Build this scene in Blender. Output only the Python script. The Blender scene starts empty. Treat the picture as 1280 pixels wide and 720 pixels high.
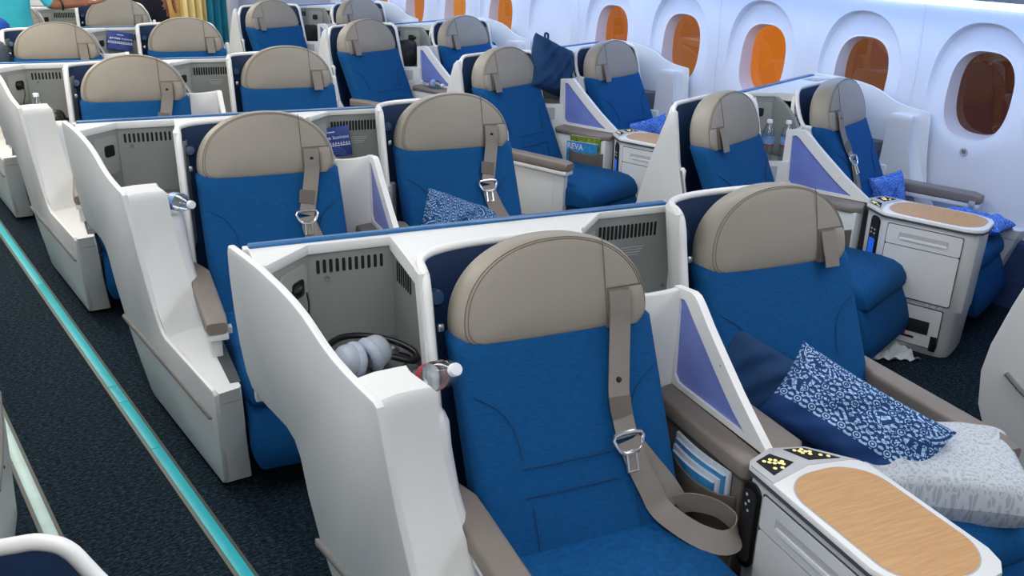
import bpy, bmesh, math, random
from mathutils import Vector, Matrix
random.seed(7)
R = math.radians
sc = bpy.context.scene
C = sc.collection

# ------------------------------------------------------------------ camera
cam_d = bpy.data.cameras.new('camera'); cam = bpy.data.objects.new('camera', cam_d); C.objects.link(cam)
F_PX, VY, HS, CAM_H = 1150.0, (-290.0, -125.0), 0.03, 1.75
Yd = Vector((VY[0]-640, VY[1]-360, F_PX)).normalized()          # cabin axis in camera space (x right, y down, z forward)
h2 = Vector((VY[0]+1000-640, VY[1]+1000*HS-360, F_PX))
Ud = Yd.cross(h2).normalized()
if Ud.y > 0: Ud = -Ud
Xd = Yd.cross(Ud).normalized()
if Xd.x < 0: Xd = -Xd
Rw = Matrix((Xd, Yd, Ud))                                        # world = Rw @ cam
right = Rw @ Vector((1, 0, 0)); up = Rw @ Vector((0, -1, 0)); back_ = Rw @ Vector((0, 0, -1))
M = Matrix((right, up, back_)).transposed().to_4x4(); M.translation = Vector((0, 0, CAM_H))
cam.matrix_world = M
cam_d.sensor_fit = 'HORIZONTAL'; cam_d.sensor_width = 36; cam_d.lens = 36*F_PX/1280
cam_d.clip_start = 0.02; cam_d.clip_end = 100
sc.camera = cam

# ------------------------------------------------------------------ world, lights, exposure
def srgb(r, g, b):
    f = lambda c: (c/255/12.92) if c/255 <= .04045 else ((c/255+.055)/1.055)**2.4
    return (f(r), f(g), f(b), 1)
w = bpy.data.worlds.new('dusk_sky'); sc.world = w; w.use_nodes = True
wn = w.node_tree; bg = wn.nodes['Background']
wtc = wn.nodes.new('ShaderNodeTexCoord'); wsep = wn.nodes.new('ShaderNodeSeparateXYZ'); wr = wn.nodes.new('ShaderNodeValToRGB')
wn.links.new(wtc.outputs['Generated'], wsep.inputs[0]); wn.links.new(wsep.outputs['Z'], wr.inputs[0]); wn.links.new(wr.outputs[0], bg.inputs[0])
wr.color_ramp.elements[0].position = 0.0; wr.color_ramp.elements[0].color = (.55, .42, .30, 1)
wr.color_ramp.elements[1].position = 1.0; wr.color_ramp.elements[1].color = (.50, .55, .62, 1)
bg.inputs[1].default_value = 1.0

def area(name, loc, rot, sx, sy, power, col):
    d = bpy.data.lights.new(name, 'AREA'); d.shape = 'RECTANGLE'; d.size = sx; d.size_y = sy; d.energy = power; d.color = col
    o = bpy.data.objects.new(name, d); C.objects.link(o); o.location = loc; o.rotation_euler = rot
    return o
area('aisle_ceiling_lamp', (0.55, 1.1, 2.11), (0, 0, 0), .55, 6.0, 22, (1, .99, .97))
area('aisle_ceiling_lamp.001', (0.55, 7.0, 2.11), (0, 0, 0), .55, 5.6, 62, (1, .90, .74))
area('aisle_ceiling_lamp.002', (2.72, 4.0, 2.11), (0, 0, 0), .55, 11.5, 44, (.80, .88, 1))
area('sidewall_wash_lamp.001', (-1.16, 3.6, 1.47), (0, R(-60), 0), .10, 11, 30, (.92, .96, 1))
area('galley_lamp', (2.6, 9.6, 2.1), (0, 0, 0), 1.6, .8, 22, (1, .86, .62))
area('sidewall_wash_lamp', (4.42, 4.2, 1.452), (0, 0, 0), .10, 12, 34, (.30, .50, 1))
sc.view_settings.view_transform = 'Standard'; sc.view_settings.look = 'None'
sc.view_settings.exposure = 0.12; sc.view_settings.gamma = 1; sc.view_settings.use_curve_mapping = False

# ------------------------------------------------------------------ materials
def new_mat(name):
    m = bpy.data.materials.new(name); m.use_nodes = True
    return m, m.node_tree, m.node_tree.nodes['Principled BSDF']
def mat(name, col, rough=.5, var=.06, vscale=6, bump=0, bscale=200, spec=.5, metal=0, coat=0, stretch=None, sheen=0):
    m, nt, b = new_mat(name)
    b.inputs['Roughness'].default_value = rough; b.inputs['Metallic'].default_value = metal
    b.inputs['Specular IOR Level'].default_value = spec; b.inputs['Coat Weight'].default_value = coat
    if sheen: b.inputs['Sheen Weight'].default_value = sheen
    tc = nt.nodes.new('ShaderNodeTexCoord'); mp = nt.nodes.new('ShaderNodeMapping')
    nt.links.new(tc.outputs['Object'], mp.inputs[0])
    if stretch: mp.inputs['Scale'].default_value = stretch
    n = nt.nodes.new('ShaderNodeTexNoise'); n.inputs['Scale'].default_value = vscale; n.inputs['Detail'].default_value = 4
    nt.links.new(mp.outputs[0], n.inputs['Vector'])
    r = nt.nodes.new('ShaderNodeValToRGB')
    r.color_ramp.elements[0].position = .3; r.color_ramp.elements[1].position = .7
    r.color_ramp.elements[0].color = tuple(c*(1-var) for c in col[:3])+(1,)
    r.color_ramp.elements[1].color = tuple(min(1, c*(1+var)) for c in col[:3])+(1,)
    nt.links.new(n.outputs['Fac'], r.inputs[0]); nt.links.new(r.outputs[0], b.inputs['Base Color'])
    if bump:
        n2 = nt.nodes.new('ShaderNodeTexNoise'); n2.inputs['Scale'].default_value = bscale; n2.inputs['Detail'].default_value = 2
        nt.links.new(mp.outputs[0], n2.inputs['Vector'])
        bp = nt.nodes.new('ShaderNodeBump'); bp.inputs['Strength'].default_value = bump; bp.inputs['Distance'].default_value = .002
        nt.links.new(n2.outputs['Fac'], bp.inputs['Height']); nt.links.new(bp.outputs[0], b.inputs['Normal'])
    return m
def emit(name, col, strength):
    m, nt, b = new_mat(name); b.inputs['Base Color'].default_value = col
    b.inputs['Emission Color'].default_value = col; b.inputs['Emission Strength'].default_value = strength
    return m
Mt = {}
Mt['white'] = mat('white_moulded_plastic', srgb(222, 223, 221), .38, .03, 3, .06, 500)
Mt['rim'] = mat('white_edge_plastic', srgb(236, 236, 234), .3, .02, 3)
Mt['grey'] = mat('grey_liner_plastic', srgb(140, 145, 142), .5, .05, 4, .15, 700)
Mt['grey2'] = mat('grey_outlet_plastic', srgb(158, 161, 157), .45, .04, 6)
Mt['lampblue'] = mat('blue_reading_lamp', srgb(16, 58, 100), .3, .05, 8)
Mt['darkgrey'] = mat('dark_grey_mat', srgb(92, 95, 100), .7, .08, 30, .2, 500)
Mt['railgrey'] = mat('grey_bumper_plastic', srgb(120, 120, 116), .5, .04, 8)
Mt['leather'] = mat('taupe_leather', srgb(153, 146, 134), .44, .05, 5, .35, 420, .45)
Mt['seam'] = mat('taupe_stitch', srgb(112, 102, 92), .8, .05, 40)
Mt['fabric'] = mat('blue_seat_fabric', srgb(0, 77, 132), .82, .20, 60, .5, 240, .25, stretch=(1, 1, 9))
Mt['fabseam'] = mat('dark_blue_piping', srgb(2, 56, 98), .85, .1, 40)
Mt['navy'] = mat('navy_shell_lining', srgb(10, 44, 82), .6, .1, 10, .1, 300)
Mt['trimblue'] = mat('blue_top_trim', srgb(22, 92, 146), .35, .05, 8)
Mt['pad'] = mat('brown_armrest_vinyl', srgb(132, 122, 114), .5, .05, 8, .3, 500)
Mt['pocket'] = mat('taupe_pocket_cloth', srgb(104, 96, 88), .8, .08, 12, .3, 300)
Mt['strap'] = mat('taupe_belt_webbing', srgb(134, 126, 118), .6, .08, 10, .5, 500)
Mt['metal'] = mat('brushed_buckle_metal', srgb(205, 208, 212), .25, .03, 20, metal=.9)
Mt['silver'] = mat('silver_panel_plastic', srgb(186, 187, 190), .4, .03, 20)
Mt['black'] = mat('black_plastic', srgb(16, 16, 18), .35, .1, 20)
Mt['void'] = mat('dark_slot', srgb(22, 24, 26), .9, .1, 20)
Mt['line'] = mat('panel_gap_grey', srgb(70, 74, 78), .8, .1, 20)
Mt['ceil'] = mat('white_ceiling_panel', srgb(232, 234, 238), .6, .02, 2)
Mt['wall'] = mat('white_sidewall_panel', srgb(226, 230, 238), .42, .02, 2, .05, 300)
Mt['dado'] = mat('blue_dado_carpet', srgb(52, 76, 122), .95, .15, 60, .6, 300)
Mt['bin'] = mat('grey_bin_plastic', srgb(190, 194, 200), .5, .03, 3)
Mt['reveal'] = mat('window_reveal_plastic', srgb(214, 206, 208), .5, .03, 4)
Mt['teal'] = mat('teal_floor_strip', srgb(28, 178, 190), .45, .06, 12, .1, 200)
Mt['mint'] = mat('pale_mint_floor_strip', srgb(176, 206, 200), .4, .08, 12, .1, 200)
Mt['stripedge'] = mat('grey_strip_edge', srgb(80, 84, 76), .5, .06, 20)
Mt['navycloth'] = mat('navy_pillow_cotton', srgb(8, 56, 98), .85, .1, 14, .35, 160)
Mt['tan'] = mat('tan_galley_panel', srgb(196, 156, 96), .6, .08, 4)
Mt['cream'] = mat('cream_curtain_cloth', srgb(232, 212, 150), .85, .06, 5, .3, 120)
Mt['tealcloth'] = mat('teal_curtain_cloth', srgb(14, 116, 142), .85, .1, 6, .3, 120)
Mt['paper'] = mat('white_tissue', srgb(226, 230, 228), .8, .03, 20, .2, 60)
Mt['ear'] = mat('pale_blue_grey_fleece', srgb(176, 186, 204), .95, .1, 90, .6, 300)
Mt['cup'] = mat('silver_ear_cup', srgb(168, 178, 190), .35, .05, 20)
Mt['cap'] = mat('white_bottle_cap', srgb(230, 234, 238), .35, .02, 20)
Mt['red'] = mat('red_tag', srgb(176, 34, 46), .5, .15, 60)
Mt['bagblack'] = mat('black_travel_bag', srgb(22, 22, 26), .6, .2, 20, .4, 200)
Mt['bagwhite'] = mat('pale_plastic_wrap', srgb(214, 220, 232), .35, .04, 12, .3, 40)
Mt['greycloth'] = mat('charcoal_grey_cloth', srgb(72, 82, 96), .9, .15, 14, .3, 120)
Mt['bluecloth'] = mat('royal_blue_cloth', srgb(20, 70, 160), .85, .15, 14, .3, 120)
Mt['shirt'] = mat('turquoise_shirt', srgb(66, 200, 216), .85, .08, 10, .3, 80)
Mt['darkcloth'] = mat('black_navy_trousers', srgb(20, 20, 34), .85, .1, 10, .3, 80)
Mt['skin'] = mat('brown_skin', srgb(150, 98, 72), .5, .08, 14)
Mt['hair'] = mat('black_hair', srgb(22, 18, 16), .5, .2, 30)
Mt['led'] = emit('cove_led_diffuser', (.55, .78, 1, 1), 2.6)
Mt['lampdiff'] = emit('ceiling_lamp_diffuser', (1, .99, .97, 1), 2.0)
Mt['button'] = emit('lit_yellow_button', srgb(240, 226, 150), .35)
Mt['screen'] = emit('remote_screen', srgb(24, 92, 210), .5)
Mt['glowdot'] = emit('orange_reading_light_spot', srgb(255, 150, 90), .6)
Mt['pagewhite'] = mat('magazine_page_edges', srgb(206, 216, 226), .6, .12, 160, stretch=(1, 1, 12))
Mt['magblue'] = mat('blue_magazine_cover', srgb(58, 140, 196), .35, .35, 30)
Mt['maggreen'] = mat('green_yellow_magazine_cover', srgb(120, 140, 40), .4, .7, 26)
Mt['cardblue'] = mat('blue_menu_card', srgb(20, 52, 132), .4, .08, 20)
Mt['print'] = mat('white_print', srgb(214, 224, 240), .6, .02, 20)
Mt['printdim'] = mat('pale_blue_print', srgb(110, 136, 196), .6, .1, 60)
Mt['labelblue'] = mat('bottle_label_blue', srgb(120, 160, 205), .4, .3, 40)
Mt['labelred'] = mat('bottle_label_red', srgb(170, 44, 56), .4, .2, 40)

def mat_carpet():
    m, nt, b = new_mat('dark_navy_carpet'); b.inputs['Roughness'].default_value = .97; b.inputs['Specular IOR Level'].default_value = .1
    tc = nt.nodes.new('ShaderNodeTexCoord'); mp = nt.nodes.new('ShaderNodeMapping'); mp.inputs['Scale'].default_value = (1, 2.2, 1)
    nt.links.new(tc.outputs['Object'], mp.inputs[0])
    n = nt.nodes.new('ShaderNodeTexNoise'); n.inputs['Scale'].default_value = 55; n.inputs['Detail'].default_value = 6; n.inputs['Roughness'].default_value = .75
    n2 = nt.nodes.new('ShaderNodeTexNoise'); n2.inputs['Scale'].default_value = 260; n2.inputs['Detail'].default_value = 2
    nt.links.new(mp.outputs[0], n.inputs[0]); nt.links.new(mp.outputs[0], n2.inputs[0])
    mx = nt.nodes.new('ShaderNodeMath'); mx.operation = 'MULTIPLY_ADD'; mx.inputs[1].default_value = .5
    nt.links.new(n2.outputs['Fac'], mx.inputs[0]); nt.links.new(n.outputs['Fac'], mx.inputs[2])
    r = nt.nodes.new('ShaderNodeValToRGB'); e = r.color_ramp.elements
    e[0].position = .55; e[0].color = srgb(6, 10, 15); e[1].position = 1.0; e[1].color = srgb(72, 96, 108)
    k = e.new(.75); k.color = srgb(19, 31, 42)
    nt.links.new(mx.outputs[0], r.inputs[0]); nt.links.new(r.outputs[0], b.inputs['Base Color'])
    bp = nt.nodes.new('ShaderNodeBump'); bp.inputs['Strength'].default_value = .8; bp.inputs['Distance'].default_value = .004
    nt.links.new(mx.outputs[0], bp.inputs['Height']); nt.links.new(bp.outputs[0], b.inputs['Normal'])
    return m
Mt['carpet'] = mat_carpet()
def mat_wood():
    m, nt, b = new_mat('honey_wood_veneer'); b.inputs['Roughness'].default_value = .38
    tc = nt.nodes.new('ShaderNodeTexCoord'); mp = nt.nodes.new('ShaderNodeMapping'); mp.inputs['Scale'].default_value = (7, 90, 7)
    mp.inputs['Rotation'].default_value = (0, 0, R(14))
    nt.links.new(tc.outputs['Object'], mp.inputs[0])
    n = nt.nodes.new('ShaderNodeTexNoise'); n.inputs['Scale'].default_value = 1.6; n.inputs['Detail'].default_value = 6; n.inputs['Distortion'].default_value = .6
    nt.links.new(mp.outputs[0], n.inputs[0])
    r = nt.nodes.new('ShaderNodeValToRGB'); e = r.color_ramp.elements
    e[0].position = .25; e[0].color = srgb(192, 144, 92); e[1].position = .75; e[1].color = srgb(212, 166, 112)
    nt.links.new(n.outputs['Fac'], r.inputs[0]); nt.links.new(r.outputs[0], b.inputs['Base Color'])
    return m
Mt['wood'] = mat_wood()
def mat_motif(name, dark, light, contrast=1.0, border=True, dens=1.0):
    """woven motif of scallops, rosettes and hatching, in the UVs of a pillow"""
    m, nt, b = new_mat(name); b.inputs['Roughness'].default_value = .85; N = nt.nodes; Lk = nt.links
    uv = N.new('ShaderNodeTexCoord')
    def math_(op, a, c=None, c2=None):
        n = N.new('ShaderNodeMath'); n.operation = op
        for i, v in enumerate((a, c, c2)):
            if v is None: continue
            if isinstance(v, (int, float)): n.inputs[i].default_value = v
            else: Lk.new(v, n.inputs[i])
        return n.outputs[0]
    sp = N.new('ShaderNodeSeparateXYZ'); Lk.new(uv.outputs['UV'], sp.inputs[0]); x, y = sp.outputs[0], sp.outputs[1]
    def rosette(fx, fy, ox, oy, rings, petals):
        a = math_('SUBTRACT', math_('FRACT', math_('MULTIPLY_ADD', x, fx, ox)), .5); a = math_('DIVIDE', a, fx/3.0)
        c = math_('SUBTRACT', math_('FRACT', math_('MULTIPLY_ADD', y, fy, oy)), .5); c = math_('DIVIDE', c, fy/2.0)
        d = math_('SQRT', math_('ADD', math_('MULTIPLY', a, a), math_('MULTIPLY', c, c)))
        an = math_('ARCTAN2', c, a)
        s1 = math_('SINE', math_('MULTIPLY', d, rings*6.28)); s2 = math_('SINE', math_('MULTIPLY', an, petals))
        k = math_('FLOOR', math_('MULTIPLY', d, rings*.5)); k = math_('MODULO', k, 2.0)
        s = math_('ADD', math_('MULTIPLY', s1, math_('SUBTRACT', 1.0, k)), math_('MULTIPLY', s2, k))
        return math_('GREATER_THAN', s, 0.05)
    big = rosette(1.6*dens, 1.2*dens, .2, .35, 9, 26)
    small = rosette(10*dens, 7*dens, 0, 0, 20, 7)
    # where the big rosettes fade the small scallops take over
    vor = N.new('ShaderNodeTexVoronoi'); vor.inputs['Scale'].default_value = 5*dens; Lk.new(uv.outputs['UV'], vor.inputs['Vector'])
    sel = math_('GREATER_THAN', vor.outputs['Distance'], .42)
    pat = math_('ADD', math_('MULTIPLY', big, math_('SUBTRACT', 1.0, sel)), math_('MULTIPLY', small, sel))
    vor2 = N.new('ShaderNodeTexVoronoi'); vor2.feature = 'DISTANCE_TO_EDGE'; vor2.inputs['Scale'].default_value = 26*dens; Lk.new(uv.outputs['UV'], vor2.inputs['Vector'])
    pat = math_('MULTIPLY', pat, math_('GREATER_THAN', vor2.outputs['Distance'], .06))
    if border:
        # one long side of the pillow is a plain band
        scal = math_('GREATER_THAN', y, .30); tr = math_('GREATER_THAN', y, .44)
        row = math_('MULTIPLY', small, math_('SUBTRACT', scal, tr))
        pat = math_('ADD', math_('MULTIPLY', pat, tr), row)
    mx = N.new('ShaderNodeMix'); mx.data_type = 'RGBA'
    Lk.new(math_('MULTIPLY', pat, contrast), mx.inputs['Factor']); mx.inputs['A'].default_value = dark; mx.inputs['B'].default_value = light
    Lk.new(mx.outputs['Result'], b.inputs['Base Color'])
    return m
Mt['motif'] = mat_motif('navy_motif_cotton', srgb(10, 58, 114), srgb(168, 202, 236))
Mt['motif_navy'] = mat_motif('navy_allover_motif_cotton', srgb(10, 60, 116), srgb(150, 190, 226), 1.0, False, 1.2)
Mt['motif_all'] = mat_motif('bright_blue_motif_cotton', srgb(22, 84, 190), srgb(150, 196, 245), .85, False, 1.3)
Mt['blanket'] = mat_motif('grey_motif_blanket_bag', srgb(200, 206, 212), srgb(146, 152, 162), .55, False, 1.1)
def mat_glass(name, col, rough=.03, gloss=.08):
    m, nt, b = new_mat(name)
    nt.nodes.remove(b); out = nt.nodes['Material Output']
    t = nt.nodes.new('ShaderNodeBsdfTransparent'); t.inputs[0].default_value = col
    g = nt.nodes.new('ShaderNodeBsdfGlossy'); g.inputs['Roughness'].default_value = rough
    mx = nt.nodes.new('ShaderNodeMixShader')
    mx.inputs[0].default_value = gloss; nt.links.new(t.outputs[0], mx.inputs[1]); nt.links.new(g.outputs[0], mx.inputs[2])
    nt.links.new(mx.outputs[0], out.inputs[0])
    return m
Mt['clear'] = mat_glass('clear_bottle_plastic', (.86, .9, .93, 1), .06, .18)
def mat_sail():
    m, nt, b = new_mat('frosted_lilac_blue_panel'); b.inputs['Base Color'].default_value = srgb(116, 134, 208); b.inputs['Roughness'].default_value = .35
    n = nt.nodes.new('ShaderNodeTexNoise'); n.inputs['Scale'].default_value = 3
    r = nt.nodes.new('ShaderNodeValToRGB'); r.color_ramp.elements[0].color = srgb(104, 122, 200); r.color_ramp.elements[1].color = srgb(128, 146, 216)
    nt.links.new(n.outputs['Fac'], r.inputs[0]); nt.links.new(r.outputs[0], b.inputs['Base Color'])
    return m
Mt['sail'] = mat_sail()

# ------------------------------------------------------------------ mesh helpers: every shape is (verts, faces)
def from_bm(bm):
    bm.verts.index_update()
    g = ([tuple(v.co) for v in bm.verts], [tuple(v.index for v in f.verts) for f in bm.faces]); bm.free(); return g
def join(*gs):
    V, Fc = [], []
    for g in gs:
        k = len(V); V += list(g[0]); Fc += [tuple(i+k for i in f) for f in g[1]]
    return V, Fc
def shift(g, d): return [(v[0]+d[0], v[1]+d[1], v[2]+d[2]) for v in g[0]], g[1]
def xf(g, m): return [tuple(m @ Vector(v)) for v in g[0]], g[1]
def rbox(x0, x1, y0, y1, z0, z1, r=.004, seg=2):
    bm = bmesh.new(); bmesh.ops.create_cube(bm, size=1)
    for v in bm.verts: v.co = Vector(((x0+x1)/2+v.co.x*(x1-x0), (y0+y1)/2+v.co.y*(y1-y0), (z0+z1)/2+v.co.z*(z1-z0)))
    if r > 0: bmesh.ops.bevel(bm, geom=list(bm.edges), offset=min(r, .49*min(x1-x0, y1-y0, z1-z0)), segments=seg, affect='EDGES', profile=.5)
    return from_bm(bm)
def prism(poly, ax, a, b, r=0, seg=2):
    mk3 = {'u': lambda p, t: (t, p[0], p[1]), 'v': lambda p, t: (p[0], t, p[1]), 'z': lambda p, t: (p[0], p[1], t)}[ax]
    bm = bmesh.new(); A = [bm.verts.new(mk3(p, a)) for p in poly]; B = [bm.verts.new(mk3(p, b)) for p in poly]; n = len(poly)
    bm.faces.new(A); bm.faces.new(B[::-1])
    for i in range(n): bm.faces.new((A[i], B[i], B[(i+1) % n], A[(i+1) % n]))
    bmesh.ops.recalc_face_normals(bm, faces=list(bm.faces))
    if r > 0:
        es = [e for e in bm.edges if len(e.link_faces) == 2 and e.calc_face_angle(0) > R(50)]
        bmesh.ops.bevel(bm, geom=es, offset=r, segments=seg, affect='EDGES', profile=.5, clamp_overlap=True)
    return from_bm(bm)
def loft(rings, closed=True, cap=True):
    V = [tuple(p) for r in rings for p in r]; n = len(rings[0]); Fc = []
    for i in range(len(rings)-1):
        for j in range(n if closed else n-1):
            k = (j+1) % n; Fc.append((i*n+j, i*n+k, (i+1)*n+k, (i+1)*n+j))
    if cap and closed:
        Fc.append(tuple(range(n))[::-1]); Fc.append(tuple(range((len(rings)-1)*n, len(rings)*n)))
    return V, Fc
def fixn(g):
    bm = bmesh.new(); vs = [bm.verts.new(v) for v in g[0]]
    for f in g[1]:
        try: bm.faces.new([vs[i] for i in f])
        except ValueError: pass
    bmesh.ops.recalc_face_normals(bm, faces=list(bm.faces)); return from_bm(bm)
def catmull(P, n=6, closed=False):
    P = [Vector(p) for p in P]; out = []; m = len(P)
    rng = range(m) if closed else range(m-1)
    for i in rng:
        p0 = P[(i-1) % m] if closed or i > 0 else P[0]*2-P[1]
        p1, p2 = P[i], P[(i+1) % m]
        p3 = P[(i+2) % m] if closed or i+2 < m else P[-1]*2-P[-2]
        for k in range(n):
            t = k/n; out.append(.5*((2*p1)+(p2-p0)*t+(2*p0-5*p1+4*p2-p3)*t*t+(3*p1-p0-3*p2+p3)*t**3))
    if not closed: out.append(P[-1])
    return out
def tube(path, r, n=8, closed=False, cap=True):
    P = [Vector(p) for p in path]; m = len(P); rings = []; prev = None
    for i in range(m):
        a = P[(i-1) % m] if closed or i > 0 else P[0]; b = P[(i+1) % m] if closed or i < m-1 else P[-1]
        t = (b-a).normalized() if (b-a).length > 1e-9 else Vector((0, 0, 1))
        if prev is None:
            s = t.cross(Vector((0, 0, 1))) if abs(t.z) < .9 else t.cross(Vector((1, 0, 0)))
        else: s = prev - t*prev.dot(t)
        s.normalize(); prev = s; q = t.cross(s); rr = r(i/(m-1)) if callable(r) else r
        rings.append([P[i]+s*math.cos(2*math.pi*k/n)*rr+q*math.sin(2*math.pi*k/n)*rr for k in range(n)])
    if closed: rings.append(rings[0]); return fixn(loft(rings, True, False))
    return fixn(loft(rings, True, cap))
def ribbon(path, wdir, w, t=.003):
    rings = []; P = [Vector(p) for p in path]
    for i, p in enumerate(P):
        a = P[max(0, i-1)]; b = P[min(len(P)-1, i+1)]; tg = (b-a).normalized()
        wd = Vector(wdir[i] if isinstance(wdir, list) else wdir); wd = (wd-tg*wd.dot(tg)).normalized(); nn = tg.cross(wd)*t/2
        ww = wd*w/2; rings.append([p-ww-nn, p+ww-nn, p+ww+nn, p-ww+nn])
    return fixn(loft(rings))
def lathe(prof, n=20):
    rings = [[(r*math.cos(2*math.pi*k/n), r*math.sin(2*math.pi*k/n), z) for k in range(n)] for r, z in prof]
    return fixn(loft(rings))
def rrect(x0, x1, y0, y1, r, n=5):
    out = []
    for cx, cy, a0 in ((x1-r, y1-r, 0), (x0+r, y1-r, 90), (x0+r, y0+r, 180), (x1-r, y0+r, 270)):
        for k in range(n+1): a = R(a0+90*k/n); out.append((cx+r*math.cos(a), cy+r*math.sin(a)))
    return out
def mirror(g): return [(-v[0], v[1], v[2]) for v in g[0]], [f[::-1] for f in g[1]]

def mk(name, g, m, parent=None, smooth=40, uv=None):
    me = bpy.data.meshes.new(name); me.from_pydata(g[0], [], g[1]); me.validate(); me.materials.append(Mt[m] if isinstance(m, str) else m)
    if smooth:
        me.polygons.foreach_set('use_smooth', [True]*len(me.polygons)); me.set_sharp_from_angle(angle=R(smooth))
    if uv:
        l = me.uv_layers.new(name='uv')
        for lp in me.loops: l.data[lp.index].uv = uv[lp.vertex_index]
    me.update(); o = bpy.data.objects.new(name, me); C.objects.link(o); o.parent = parent
    return o
def tag(o, label=None, cat=None, group=None, kind=None):
    if label: o['label'] = label
    if cat: o['category'] = cat
    if group: o['group'] = group
    if kind: o['kind'] = kind
    return o
def empty(name, loc=(0, 0, 0), rz=0):
    o = bpy.data.objects.new(name, None); C.objects.link(o); o.location = loc; o.rotation_euler = (0, 0, rz); o.empty_display_size = .1
    return o
def dup(o, parent=None):
    c = o.copy(); C.objects.link(c); c.parent = parent
    for ch in list(o.children):
        d = ch.copy(); C.objects.link(d); d.parent = c
        for gch in list(ch.children):
            e = gch.copy(); C.objects.link(e); e.parent = d
    return c
def text_mesh(s, size, mat_, depth=.0004, bold=0):
    cu = bpy.data.curves.new('print', 'FONT'); cu.body = s; cu.size = size; cu.extrude = depth; cu.align_x = 'CENTER'; cu.offset = bold
    t = bpy.data.objects.new('print', cu); C.objects.link(t); dg = bpy.context.evaluated_depsgraph_get()
    me = bpy.data.meshes.new_from_object(t.evaluated_get(dg)); g = ([tuple(v.co) for v in me.vertices], [tuple(p.vertices) for p in me.polygons])
    bpy.data.objects.remove(t); bpy.data.meshes.remove(me)
    return g

# ------------------------------------------------------------------ frames of the seat groups
TH = R(13); OX, OY, PITCH = 1.33, 1.60, 1.703
cT, sT = math.cos(TH), math.sin(TH)
def WL(x, y, z):            # world point of the first centre row -> group frame
    dx, dy = x-OX, y-OY; return (dx*cT-dy*sT, dx*sT+dy*cT, z)
GROUPS = {}
def gmat(kind, k):          # group frame -> world
    if kind == 'C': return Matrix.Translation((OX, OY+k*PITCH, 0)) @ Matrix.Rotation(-TH, 4, 'Z')
    if kind == 'L': return Matrix.Translation((OX-2.25, OY-.605+k*PITCH, 0)) @ Matrix.Rotation(-TH, 4, 'Z')
    return Matrix.Translation((5.45-OX, OY+1.16+k*PITCH, 0)) @ Matrix.Rotation(TH, 4, 'Z')

# ================================================================== THE SETTING
XW, XL, Y0, Y1 = 4.66, -1.51, -2.2, 10.6
WIN = [2.32+.682*i for i in range(-4, 11) if i != 5]
def wallx(z): return XW-.10*max(0, z-1.0)**1.5-.06*max(0, .55-z)
def structure(name, g, m, smooth=40): return tag(mk(name, g, m, None, smooth), kind='structure')
structure('floor', rbox(XL-.3, XW+.3, Y0, Y1, -.06, 0, 0), 'carpet')
structure('ceiling', rbox(XL-.3, XW+.3, Y0, Y1, 2.16, 2.22, 0), 'ceil')
for nm, xc in (('ceiling_light', .55), ('ceiling_light', 2.72)):
    e = empty(nm, (xc, 4.0, 2.12)); tag(e, 'long white ceiling light strip above the ' + ('left' if xc < 1 else 'right') + ' aisle', 'light', 'ceiling light strips over the aisles')
    mk('diffuser', rbox(-.27, .27, -5.7, 5.7, .0, .02, .005), 'lampdiff', e); mk('frame', rbox(-.32, .32, -5.8, 5.8, .02, .05, .005), 'ceil', e)
structure('wall_front', rbox(XL-.3, XW+.3, Y0-.1, Y0, 0, 2.2, 0), 'wall')
structure('wall_back', rbox(XL-.3, XW+.3, Y1, Y1+.1, 0, 2.2, 0), 'wall')

# side walls: one moulded panel per window with an oval hollow, a window hole and its reveal
def oval(cy, cz, ry, rz, n, p=2.6):
    out = []
    for k in range(n):
        a = 2*math.pi*k/n; ca, sa = math.cos(a), math.sin(a)
        out.append((cy+ry*math.copysign(abs(ca)**(2/p), ca), cz+rz*math.copysign(abs(sa)**(2/p), sa)))
    return out
def win_panel(has_win=True, zt=1.46, zb=.02, hw=.341, n=64):
    ZC = 1.005
    rect = []
    for k in range(n):
        a = 2*math.pi*k/n; ca, sa = math.cos(a), math.sin(a); s = 1/max(abs(ca), abs(sa)); y, z = ca*s*hw, sa*s
        rect.append((y, ZC+z*(zt-ZC) if z > 0 else ZC+z*(ZC-zb)))
    def ring(o, dx): return [(wallx(z)+dx, y, z) for y, z in o]
    rings = [ring(rect, 0)]
    big = oval(0, .985, .262, .375, n, 2.3)
    rings.append(ring([(y*.6+b[0]*.4, z*.6+b[1]*.4) for (y, z), b in zip(rect, big)], 0))
    rings.append(ring(big, 0))
    # the hollow is deep at its top and runs out to nothing lower down
    def hollow(o, f): return [(wallx(z)+f*.06*max(0, min(1, (z-.80)/.45)), y, z) for y, z in o]
    rings.append(hollow(oval(0, .985, .252, .366, n, 2.3), .75))
    rings.append(hollow(oval(0, .995, .225, .30, n, 2.35), 1))
    if has_win:
        rings.append(hollow(oval(0, 1.005, .190, .240, n, 2.7), .75))
        rings.append([(p[0]+.004, p[1], p[2]) for p in hollow(oval(0, 1.005, .182, .232, n, 2.7), .75)])
        rings.append([(p[0]+.004, p[1], p[2]) for p in hollow(oval(0, 1.005, .166, .216, n, 2.7), .7)])
        g1 = loft(rings, True, False)
        lip = [(p[0]+.006, p[1], p[2]) for p in hollow(oval(0, 1.005, .166, .216, n, 2.7), .7)]
        rev = loft([lip, [(XW+.105, y, z) for y, z in oval(0, 1.005, .148, .203, n, 2.7)]], True, False)
        pane = [(XW+.11, y, z) for y, z in oval(0, 1.005, .152, .207, n, 2.7)]
        return g1, rev, (pane, [tuple(range(n))])
    rings.append(hollow(oval(0, 1.0, .05, .06, n, 2), .4)); g = loft(rings, True, True); return (g[0], g[1][:-2]+[g[1][-1]]), None, None
wall_r = structure('wall_right', rbox(XW-.05, XW+.3, Y0, Y1, 1.47, 2.2, 0), 'wall')
P1, RV, PN = win_panel()
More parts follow.
